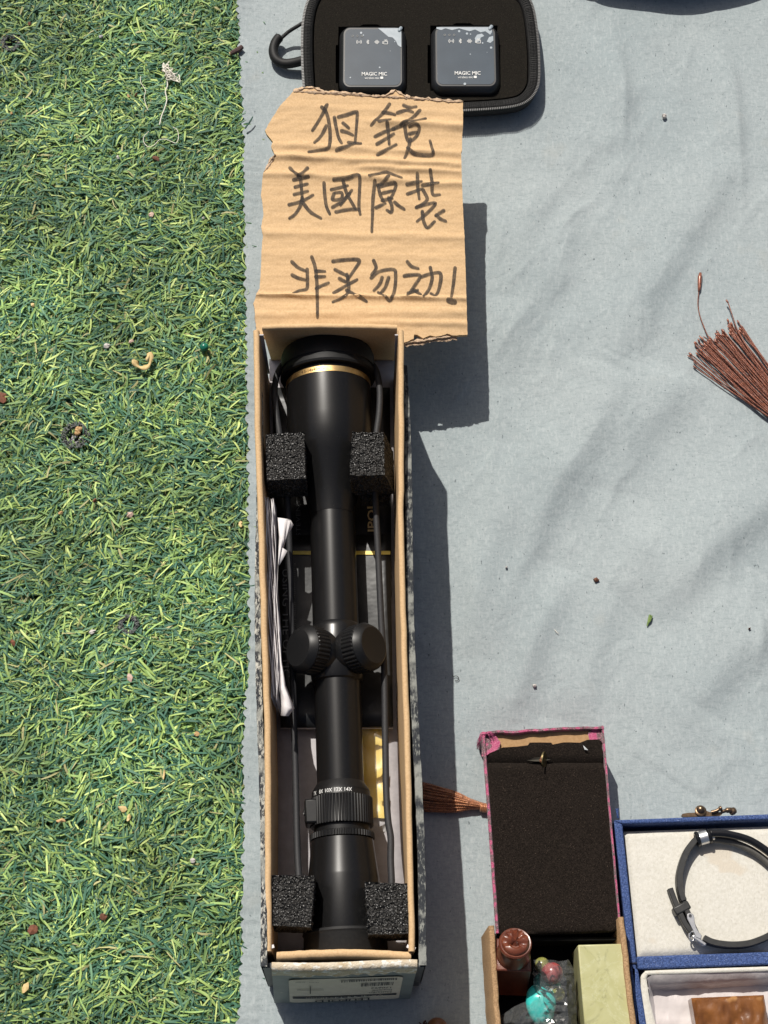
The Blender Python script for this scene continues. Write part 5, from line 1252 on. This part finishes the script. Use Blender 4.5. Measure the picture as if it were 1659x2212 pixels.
# bracelet lying in the lid
br = thing('strap_bracelet', 'black rubber strap bracelet with steel buckle lying on the cream lid lining', 'bracelet', P(*q3(1200, 1030), LZ(0, 0)))
SMOOTHR = mat('dark_strap_rubber', (.020, .020, .020), (.030, .030, .029), 400, rough=.42, spec=.45, specks=(((.10, .10, .095), 1500, .76),))
GLOSSY = mat('glossy_black', (.008, .008, .009), rough=.10, spec=.6)
STEEL = mat('polished_steel', (.72, .72, .72), (.62, .62, .62), 300, rough=.32, metal=.9)
bz = QF + .0018
def band(pts, wd, th, mt, name, z0, par=br):
    """a strap standing on edge: wd tall, th thick, rounded, with a groove"""
    path = catmull([P(*q3(*p[:2]), z0 + (p[2] if len(p) > 2 else 0)) for p in pts], 8); m = MB(); rows = []; n = len(path)
    for i, p in enumerate(path):
        t = path[min(i + 1, n - 1)] - path[max(0, i - 1)]; t.z = 0; t.normalize(); s = Vector((-t.y, t.x, 0))
        sec = [(-.5, .08), (-.5, .40), (-.42, .45), (-.42, .55), (-.5, .60), (-.5, .92), (-.38, 1), (.38, 1), (.5, .92), (.5, .08), (.38, 0), (-.38, 0)]
        rows.append([p + s * a * th + Vector((0, 0, b * wd)) for a, b in sec] )
    rows = [r + [r[0]] for r in rows]; m.grid(rows[::-1]); m.add(rows[0][:-1], [tuple(range(12))]); m.add(rows[-1][:-1], [tuple(reversed(range(12)))])
    return m.build(name, mt, par, ang=40)
band([(935, 1462), (1000, 1494), (1090, 1514), (1200, 1522), (1320, 1512), (1420, 1482), (1518, 1436), (1620, 1360), (1700, 1260), (1740, 1140), (1740, 1020), (1700, 900), (1640, 810)], .0064, .0034, SMOOTHR, 'strap', bz)
band([(905, 565), (850, 610), (790, 690), (748, 790), (722, 900), (722, 1000), (742, 1090), (758, 1130)], .0064, .0033, SMOOTHR, 'strap', bz)
band([(758, 1125), (775, 1180), (800, 1260), (835, 1340), (868, 1410), (880, 1450)], .0056, .0028, SMOOTHR, 'strap', bz)
band([(640, 1022), (655, 1065), (680, 1130), (706, 1190), (735, 1255), (770, 1330), (820, 1400)], .0056, .0028, SMOOTHR, 'strap_tail', bz - .0002)
# glossy upper tube running off to the right, above a second strand
m = MB(); m.tube(catmull([P(*q3(*p), bz + z) for p, z in (((1000, 522), .006), ((1100, 522), .006), ((1200, 536), .006), ((1330, 572), .006), ((1440, 630), .006), ((1560, 720), .006), ((1660, 830), .0055))], 8), .0021, 12); m.build('upper_cord', GLOSSY, br, ang=180)
m = MB(); m.tube(catmull([P(*q3(*p), bz + z) for p, z in (((1000, 570), .0022), ((1120, 582), .002), ((1240, 612), .002), ((1360, 664), .002), ((1460, 730), .002), ((1560, 820), .002), ((1660, 920), .002))], 8), .0019, 12); m.build('lower_cord', mat('taupe_rubber', (.10, .095, .085), rough=.5), br, ang=180)
bc = P(*q3(945, 560), bz + .0034); bd_ = Vector((.93, .25, .06)).normalized()
MB().lathe([(-.0026, .0030), (-.0022, .0038), (.0022, .0038), (.0026, .0030)], bc, bd_, 32).build('steel_bead', STEEL, br)
for s in (-.0033, .0033):
    MB().lathe([(s + .0011 * math.sin(t) , .0034 + .0009 * math.cos(t)) for t in np.linspace(0, 2 * math.pi, 13)], bc, bd_, 32, caps=False).build('rubber_ring', GLOSSY, br, ang=180)
MB().lathe([(.0042, .0020), (.0042, .0028), (.0056, .0028), (.0056, .0020)], bc, bd_, 24).build('end_cap', STEEL, br)
kc = P(*q3(748, 1190), bz + .0026); kd = Vector((.42, -.85, 0)).normalized(); KR = Matrix((Vector((-kd.y, kd.x, 0)), kd, Vector((0, 0, 1)))).transposed()
MB().box(kc, (.0092, .0046, .0066), KR).build('keeper_loop', SMOOTHR, br, bevel=.0008)
m = MB(); bp = [(800, 1240), (808, 1230), (830, 1226), (855, 1238), (866, 1264), (868, 1300), (880, 1350), (905, 1395), (932, 1425), (925, 1462), (875, 1440), (852, 1380), (822, 1320), (800, 1275)]
pl = [(P(*q3(*p), bz + .0058).x, P(*q3(*p), bz + .0058).y) for p in bp][::-1]
m.prism(pl, bz + .0050, bz + .0058); bk = m.build('buckle_tongue', STEEL, br, bevel=.0003)
m = MB(); m.lathe([(0, .0008), (.0004, .0008), (.0004, .0004), (.0001, .0003)], P(*q3(828, 1252), bz + .0058), (0, 0, 1), 16); m.build('rivet', mat('rivet_steel', (.2, .2, .2), rough=.3, metal=1), bk)
bq = P(*q3(885, 1460), bz + .0030); bdv = Vector((.80, -.55, 0)).normalized()
m = MB(); Rb = Matrix((bdv, Vector((-bdv.y, bdv.x, 0)), Vector((0, 0, 1)))).transposed(); m.box(bq + Vector((.0010, -.0008, 0)), (.0084, .0020, .0050), Rb); m.build('buckle_frame', STEEL, br, bevel=.0005)
m = MB(); c0 = P(*q3(846, 1432), bz + .004); m.tube([c0 + Vector((.0016 * math.cos(a), .0024 * math.sin(a), .0004 * math.sin(a))) for a in np.linspace(0, 2 * math.pi, 17)], .0005, 8, caps=False); m.build('buckle_ring', STEEL, br, ang=180)

# amber carved stone in the satin recess
AMB = mat('amber_stone', (.21, .080, .020), (.12, .044, .014), 130, rough=.25, spec=.5, coat=.3, stretch=(1, .5, 1), specks=(((.40, .20, .07), 60, .69),), bs=.3, bscale=200, bdist=.001)
m = MB(); rows = []
pa = [q3(*p) for p in ((845, 2020), (860, 1985), (1100, 1962), (1440, 1945), (1485, 1955), (1500, 2000))]
tl, tr_, = P(*q3(850, 1972), .030), P(*q3(1495, 1945), .030); dn = Vector((.006, -.055, 0)); n = 40
for j in range(n + 1):
    r = []
    for i in range(n + 1):
        u, v = i / n, j / n; p = tl.lerp(tr_, u) + dn * v; e = min(u, 1 - u, v * 2, (1 - v)) ; k = min(1, e / .07)
        fl = .0020 * max(0, math.sin(u * 15 + 2.5 * mnoise.noise((u * 3, v * 3, 1)))) * min(1, max(0, v - .14) / .08) + .0012 * abs(mnoise.noise((u * 8, v * 9, 2)))
        p.z = .0285 - fl - .0030 * (1 - k) ** 2; r.append(p)
    rows.append(r)
top_rows = rows; m.grid(rows[::-1])
per = [top_rows[0][i] for i in range(n + 1)] + [top_rows[j][n] for j in range(1, n + 1)] + [top_rows[n][i] for i in range(n - 1, -1, -1)] + [top_rows[j][0] for j in range(n - 1, 0, -1)]
m.grid([[p for p in per + per[:1]], [Vector((p.x, p.y, .0140)) for p in per + per[:1]]])
tag(m.build('amber_carving', AMB, ang=45), 'translucent amber brown carved stone resting in the white satin recess', 'carving')

# brown wooden beads peeping in at the bottom edge
WOODB = mat('brown_wood_bead', (.20, .085, .03), (.13, .05, .02), 300, rough=.35, spec=.45, stretch=(1, 1, 4))
bs_ = thing('bead_string', 'string of round brown wooden beads at the bottom edge beside the carton', 'beads', P(945, 2225, 0))
arcp = [(916, 2238), (944, 2222), (974, 2242), (990, 2268), (985, 2298), (955, 2316), (918, 2310), (900, 2276)]
for k, (a, b) in enumerate(arcp):
    r = .0058 if k == 1 else .0052
    MB().lathe([(r * -math.cos(t), max(.0009, r * math.sin(t))) for t in np.linspace(.18, math.pi - .18, 16)], PC(a, b, r * (1.55 if k == 1 else 1.0)), Vector((1, .3, .2)), 28).build('bead', WOODB, bs_, ang=60)
m = MB(); random.seed(12)
for k in range(14):
    p = PC(920 + random.uniform(-6, 6), 2214 + random.uniform(-4, 4), .006); m.tube(catmull([p, p + Vector((random.uniform(-.003, .003), random.uniform(-.002, .003), random.uniform(0, .002))), p + Vector((random.uniform(-.003, .003), random.uniform(-.003, .002), 0))], 5), .0003, 5)
m.build('dark_thread', mat('maroon_thread', (.07, .02, .012), rough=.7), bs_, ang=180)

# ------------------------------------------------------------------ litter on the turf
TURFZ = -.0008
def chip(px, py, sx, sy, ang_, colr, label, name='wood_chip', cat='chip', z=TURFZ, seed=0, base=None, thick=.0011):
    if z == TURFZ: z = -.0020; sx *= .92; sy *= .92
    c = P(px, py, z); n = 9; m = MB(); rnd = random.Random(int(px * 13 + py)); out = []
    for k in range(n):
        a = 2 * math.pi * k / n; rr = 1 + rnd.uniform(-.28, .25); x, y = sx / 2 * math.cos(a) * rr, sy / 2 * math.sin(a) * rr
        out.append((c.x + x * math.cos(ang_) - y * math.sin(ang_), c.y + x * math.sin(ang_) + y * math.cos(ang_)))
    tz = [rnd.uniform(-.0004, .0007) for _ in range(n)]
    top = [Vector((x, y, c.z + thick * .6 + t)) for (x, y), t in zip(out, tz)]; bot = [Vector((x, y, c.z - thick * .5)) for x, y in out]
    mid = Vector((c.x, c.y, c.z + thick + rnd.uniform(0, .0006)))
    m.add(top + bot + [mid], [(k, (k + 1) % n, 2 * n) for k in range(n)] + [(n + k, n + (k + 1) % n, (k + 1) % n, k) for k in range(n)])
    o = m.build(name, colr, ang=25); tag(o, label, cat); return o
BARK = mat('brown_bark', (.16, .065, .035), (.09, .04, .025), 900, rough=.8)
REDBARK = mat('reddish_bark', (.19, .070, .036), (.12, .045, .026), 900, rough=.8)
TANW = mat('tan_wood', (.56, .36, .17), (.44, .27, .12), 900, rough=.7)
YELW = mat('pale_yellow_wood', (.66, .50, .24), (.54, .38, .16), 700, rough=.65)
PINKS = mat('pinkish_stone', (.56, .40, .33), (.46, .33, .27), 700, rough=.8)
WHITES = mat('off_white_stone', (.50, .47, .44), (.40, .37, .35), 700, rough=.8)
GREYS = mat('grey_stone', (.45, .43, .45), (.36, .34, .36), 700, rough=.8)
L = [(64, 53, .0022, .0036, .2, BARK, 'tiny dark brown bark bit near the top left turf corner', 'bark_bit', 'bark'),
     (218, 80, .0030, .0026, 0, GREYS, 'small pale grey pebble left of the white thread tangle', 'pebble', 'pebble'),
     (278, 208, .0020, .0032, .3, TANW, 'small tan wood chip left of the long white thread', 'wood_chip', 'chip'),
     (294, 205, .0018, .0030, -.5, REDBARK, 'tiny orange brown chip beside a tan chip near the thread', 'wood_chip', 'chip'),
     (337, 343, .0066, .0030, -.5, BARK, 'brown dry leaf scrap below the thin thread loop', 'leaf_scrap', 'leaf'),
     (255, 341, .0026, .0026, .5, WHITES, 'small whitish crumb left of the brown leaf scrap', 'crumb', 'crumb'),
     (327, 465, .0044, .0036, .3, PINKS, 'pinkish beige stone chip in the upper turf', 'stone_chip', 'stone'),
     (440, 472, .0022, .0020, 0, WHITES, 'tiny white crumb near the cloth edge beside the sign', 'crumb', 'crumb'),
     (25, 246, .0022, .0020, .4, TANW, 'tiny tan chip at the left border above the middle', 'wood_chip', 'chip'),
     (71, 660, .0026, .0030, .4, YELW, 'small cream chip alone in the left upper turf', 'wood_chip', 'chip'),
     (231, 748, .0040, .0036, .3, WHITES, 'squarish white paper scrap left of the curled shaving', 'paper_scrap', 'paper'),
     (284, 738, .0036, .0022, .3, PINKS, 'narrow pink beige bit just above the curled shaving', 'stone_chip', 'stone'),
     (5, 858, .0060, .0085, .6, REDBARK, 'orange brown leaf piece cut by the left picture border', 'leaf_scrap', 'leaf'),
     (450, 971, .0022, .0024, 0, WHITES, 'tiny white crumb right of the scorched hole', 'crumb', 'crumb'),
     (281, 1113, .0042, .0040, .2, PINKS, 'rounded pinkish stone in the middle turf', 'stone_chip', 'stone'),
     (132, 1108, .0032, .0022, .2, TANW, 'small flat tan chip left of the pinkish stone', 'wood_chip', 'chip'),
     (520, 1133, .0026, .0044, -.2, YELW, 'yellow wood chip close to the cloth edge', 'wood_chip', 'chip'),
     (205, 1082, .0030, .0020, .8, REDBARK, 'small rusty flake above the flat tan chip', 'bark_bit', 'bark'),
     (200, 1366, .0042, .0030, .4, WHITES, 'white pebble left of the small scorched spot with teal crumb', 'pebble', 'pebble'),
     (28, 1389, .0026, .0058, .6, REDBARK, 'reddish wood splinter at the left below the middle', 'wood_splinter', 'splinter'),
     (281, 1464, .0032, .0056, .2, PINKS, 'upright pink tan chip below the small scorched spot', 'stone_chip', 'stone'),
     (425, 1586, .0034, .0036, 0, TANW, 'tan chip near the cloth in the lower turf', 'wood_chip', 'chip'),
     (266, 1748, .0062, .0040, -.6, YELW, 'broad yellow wood piece in the lower turf', 'wood_chip', 'chip'),
     (278, 1768, .0024, .0048, -.2, YELW, 'thin yellow sliver touching the broad yellow wood piece', 'wood_splinter', 'splinter'),
     (133, 1773, .0056, .0026, .1, TANW, 'flat beige chip left of the broad yellow wood piece', 'wood_chip', 'chip'),
     (71, 2008, .0070, .0060, -.7, REDBARK, 'reddish brown dry leaf scrap near the lower left corner', 'leaf_scrap', 'leaf'),
     (223, 1980, .0048, .0036, -.4, BARK, 'dark brown bark flake right of the reddish leaf scrap', 'bark_bit', 'bark'),
     (56, 2134, .0034, .0070, -.3, YELW, 'pale yellow chip standing upright at the lower left', 'wood_chip', 'chip'),
     (354, 1674, .0012, .0076, -.1, YELW, 'thin straight yellow straw stick in the lower turf', 'straw_stick', 'stick'),
     (417, 1859, .0040, .0030, .2, WHITES, 'pale pebble half sunk near the cloth in the lower turf', 'pebble', 'pebble')]
for (px, py, sx, sy, an, mt, lb, nm, ct_) in L: chip(px, py, sx, sy, an, mt, lb, nm, ct_)
# curled wood shaving
m = MB(); pts = catmull([P(a, b, TURFZ + z) for a, b, z in ((322, 762, .004), (326, 776, .0036), (321, 790, .003), (309, 795, .0026), (297, 791, .0024), (290, 781, .0034), (288, 776, .004))], 6); rows = []
for i, p in enumerate(pts):
    t = (pts[min(i + 1, len(pts) - 1)] - pts[max(0, i - 1)]).normalized(); s = Vector((-t.y, t.x, .25)).normalized(); wv = .0014 + .0006 * math.sin(i * .5)
    rows.append([p - s * wv, p + Vector((0, 0, .0004)), p + s * wv])
m.grid(rows); m.add([P(a, b, TURFZ + .0042) for a, b in ((314, 776), (320, 764), (324, 768), (318, 782))], [(0, 1, 2, 3)])
tag(m.build('wood_shaving', YELW, ang=60, solid=.0005), 'curled pale yellow wood shaving like an open ring on the turf', 'shaving')
# malachite bead
m = MB(); r = .0028
MAL = mat('malachite', (.008, .10, .065), (.02, .20, .13), 500, rough=.25, spec=.5, stretch=(1, .25, 1))
m.lathe([(r * -math.cos(t), max(.0005, r * math.sin(t))) for t in np.linspace(.1, math.pi - .1, 16)], P(441, 750, TURFZ + .0014), Vector((.2, 1, .3)), 24)
tag(m.build('green_bead', MAL, ang=60), 'glossy green banded bead on the turf near the cloth edge', 'bead')
# twig at the cloth edge
tw = thing('twig', 'short broken brown twig poking out at the cloth edge near the top', 'twig', P(510, 111, -.002))
m = MB(); m.tube([P(498, 116, 0), P(506, 112, .001), P(516, 107, .0012), P(523, 101, .001)], [.0013, .0017, .0019, .0016], 8); m.build('bark', mat('twig_bark', (.09, .05, .045), (.05, .03, .03), 1200, rough=.8, bs=.8, bscale=1500), tw, ang=40)
m = MB(); m.tube([P(496.5, 117, -.0002), P(499, 115.5, .0001)], [.0011, .0014], 8); m.build('broken_end', YELW, tw, ang=40)
# white tangled thread with its tail
THREAD = mat('white_cotton_thread', (.74, .70, .62), (.66, .62, .52), 900, rough=.8)
th = thing('white_thread', 'tangled white cotton thread with a long trailing tail on the turf', 'thread', P(365, 180, TURFZ))
def t5(a, b, z=.0012): return P(a * .3307, b * .3307, TURFZ + z)
m = MB(); random.seed(21); pts = []
for k in range(46):
    f = k / 45; pts.append(t5(1075 + 60 * f + 42 * math.cos(k * 2.1 + random.uniform(-.5, .5)) * (.5 + .5 * f), 440 + 75 * f + 24 * math.sin(k * 1.7 + random.uniform(-.5, .5)), .0012 + .0026 * random.random()))
pts += [t5(1168, 488), t5(1174, 505), t5(1160, 522), t5(1125, 505), t5(1092, 512)]
m.tube(catmull(pts, 5), .00030, 5); m.tube(catmull([t5(1062, 445), t5(1068, 412), t5(1076, 430), t5(1090, 420), t5(1106, 402)], 5), .0004, 5); m.build('tangle', THREAD, th, ang=180)
m = MB(); m.tube(catmull([t5(1090, 512), t5(1094, 560), t5(1080, 600), t5(1090, 650), t5(1075, 710), t5(1055, 760), t5(1042, 818)], 6), .00042, 6); m.build('tail', THREAD, th, ang=180)
m = MB(); m.tube(catmull([t5(1130, 830), t5(1158, 850), t5(1166, 900), t5(1150, 935), t5(1120, 925), t5(1080, 910), t5(1040, 915), t5(1005, 950), t5(965, 958), t5(938, 925), t5(942, 890), t5(972, 858)], 6), .00024, 5)
tag(m.build('thin_thread', THREAD, ang=180), 'fine white thread lying in an open loop below the tangle', 'thread')
m = MB(); m.tube(catmull([t5(918, 500), t5(920, 540), t5(950, 590), t5(942, 640), t5(955, 690), t5(968, 722)], 6), .00024, 5)
tag(m.build('thin_thread', THREAD, ang=180), 'fine white thread left of the tangled thread tail', 'thread')
# scorched holes in the turf
CHAR = mat('charred_plastic', (.045, .05, .048), (.15, .16, .155), 900, rough=.5, spec=.4)
for (c, r), lb in zip(pcs, ('scorched black hole in the turf with a beige crumb', 'small scorched spot in the turf with a teal crumb', 'scorched black patch in the turf at the top left border')):
    t = thing('scorched_patch', lb, 'burn mark', c, 'scorched patches in the turf'); m = MB(); rnd = random.Random(int(r * 1e5)); 
    for k in range(420):
        a = rnd.uniform(0, 6.28); d = r * 1.45 * math.sqrt(rnd.random()); p = Vector((c.x + d * math.cos(a), c.y + d * math.sin(a), min(-.0022, -.0105 + .0065 * (d / r) ** 2 + rnd.uniform(-.0015, .003))))
        e = Vector((rnd.uniform(-1, 1), rnd.uniform(-1, 1), rnd.uniform(-.5, .8))).normalized() * rnd.uniform(.0005, .0014); g = Vector((rnd.uniform(-1, 1), rnd.uniform(-1, 1), 0)) * .0008
        m.tube([p - e, p + g, p + e], [.0003, .00045, .0002], 4)
    o = m.build('charred_fibre', CHAR, t, ang=180); o['kind'] = 'stuff'
    if r > .0055:
        m = MB(); rnd = random.Random(4)
        for k in range(5): m.lathe([(-.0012, .0003), (-.0006, .0014), (.0004, .0016), (.001, .0009), (.0012, .0001)], Vector((c.x + .0012 + rnd.uniform(-.0016, .0016), c.y + .0034 + rnd.uniform(-.002, .0018), -.0035 + rnd.uniform(0, .001))), (rnd.uniform(-1, 1), rnd.uniform(-1, 1), 1), 6)
        m.build('beige_crumb', TANW, t, smooth=False)
        m = MB()
        for k in range(14): m.box(Vector((c.x + rnd.uniform(-.005, .003), c.y + rnd.uniform(-.005, .001), -.006 + rnd.uniform(0, .002))), (.0011, .0011, .0005), Matrix.Rotation(rnd.random(), 3, 'X'))
        m.build('backing_mesh', GREYS, t, smooth=False)
    elif r < .0042:
        m = MB(); m.lathe([(-.001, .0003), (0, .0012), (.0008, .0008), (.001, .0001)], Vector((c.x, c.y, -.005)), (.4, .2, 1), 6); m.build('teal_crumb', mat('teal_plastic', (.10, .30, .32), rough=.5), t, smooth=False)
m = MB(); 
for k in range(4): m.tube(catmull([P(546 - k * 2, 252 + 3 * k, .003), P(541 - k, 262 + k, .0028), P(530, 275 + k, .0018)], 5), .0004, 5)
tag(m.build('grass_fibre', mat('dark_teal_fibre', (.03, .09, .07), rough=.5), ang=180), 'dark green turf fibre straying over the cloth edge beside the sign', 'fibre')

# litter on the cloth
def lit(px, py, sx, sy, an, mt, lb, nm, ct_, th_=.001):
    p = P(px, py); return chip(px, py, sx, sy, an, mt, lb, nm, ct_, z=CZ(p) + .0006, thick=th_)
lit(1435, 252, .0034, .0032, .6, WHITES, 'small whitish pebble on the cloth at the upper right', 'pebble', 'pebble', .0022)
lit(1288, 1253, .0030, .0022, 0, BARK, 'dark brown crumb on the open cloth', 'crumb', 'crumb', .0014)
lit(1155, 1481, .0022, .0020, 0, WHITES, 'white lint speck on the cloth above the brocade box', 'lint', 'lint')
lit(1094, 1226, .0012, .0012, 0, WHITES, 'tiny round white speck on the cloth right of the carton shadow', 'lint', 'lint')
lit(1619, 1358, .0016, .0009, .3, BARK, 'tiny dark speck on the cloth near the right border', 'crumb', 'crumb')
GRN = mat('green_plant_bit', (.20, .28, .08), (.10, .17, .05), 700, rough=.6)
m = MB(); m.tube([PC(1398, 1352, .0008), PC(1402, 1338, .0012), PC(1404, 1328, .001)], [.0004, .0007, .0006], 6); m.tube([PC(1399, 1349, .001), PC(1405, 1340, .0014), PC(1408, 1330, .001)], [.0003, .0006, .0006], 6)
tag(m.build('plant_bit', GRN, ang=60), 'small green forked plant bit on the cloth', 'plant bit')
m = MB(); m.tube(catmull([PC(978, 1462, .0006), PC(986, 1460, .0010), PC(991, 1465, .0010), PC(988, 1470, .0006), PC(983, 1470, .0005)], 5), .0002, 5)
tag(m.build('hair_curl', mat('dark_hair', (.02, .018, .016), rough=.5), ang=180), 'short curled dark hair on the cloth right of the carton', 'hair')
m = MB(); m.tube(catmull([PC(1198, 1360, .0005), PC(1203, 1366, .0008), PC(1207, 1369, .0005)], 5), .00018, 5)
tag(m.build('white_fibre', THREAD, ang=180), 'short bent white fibre on the open cloth', 'fibre')

# unseen stand-in beyond the top edge, added so its shadow falls into view
nb_ = thing('unseen_occluder', 'dark rounded pouch added unseen beyond the top right edge to cast a shadow', 'occluder', (.185, .800, 0))
m = MB(); rows = []
for i in range(9):
    t = i / 8; s = max(.02, (1 - t ** 4)) ** .5
    rows.append([Vector((.190 + .078 * s * math.cos(a) * (1 + .06 * math.cos(3 * a)), .795 + .030 * s * math.sin(a), -.001 + .034 * t)) for a in np.linspace(0, 2 * math.pi, 49)])
m.grid(rows); m.build('occluder_body', BLACKNYLON, nb_, ang=180)
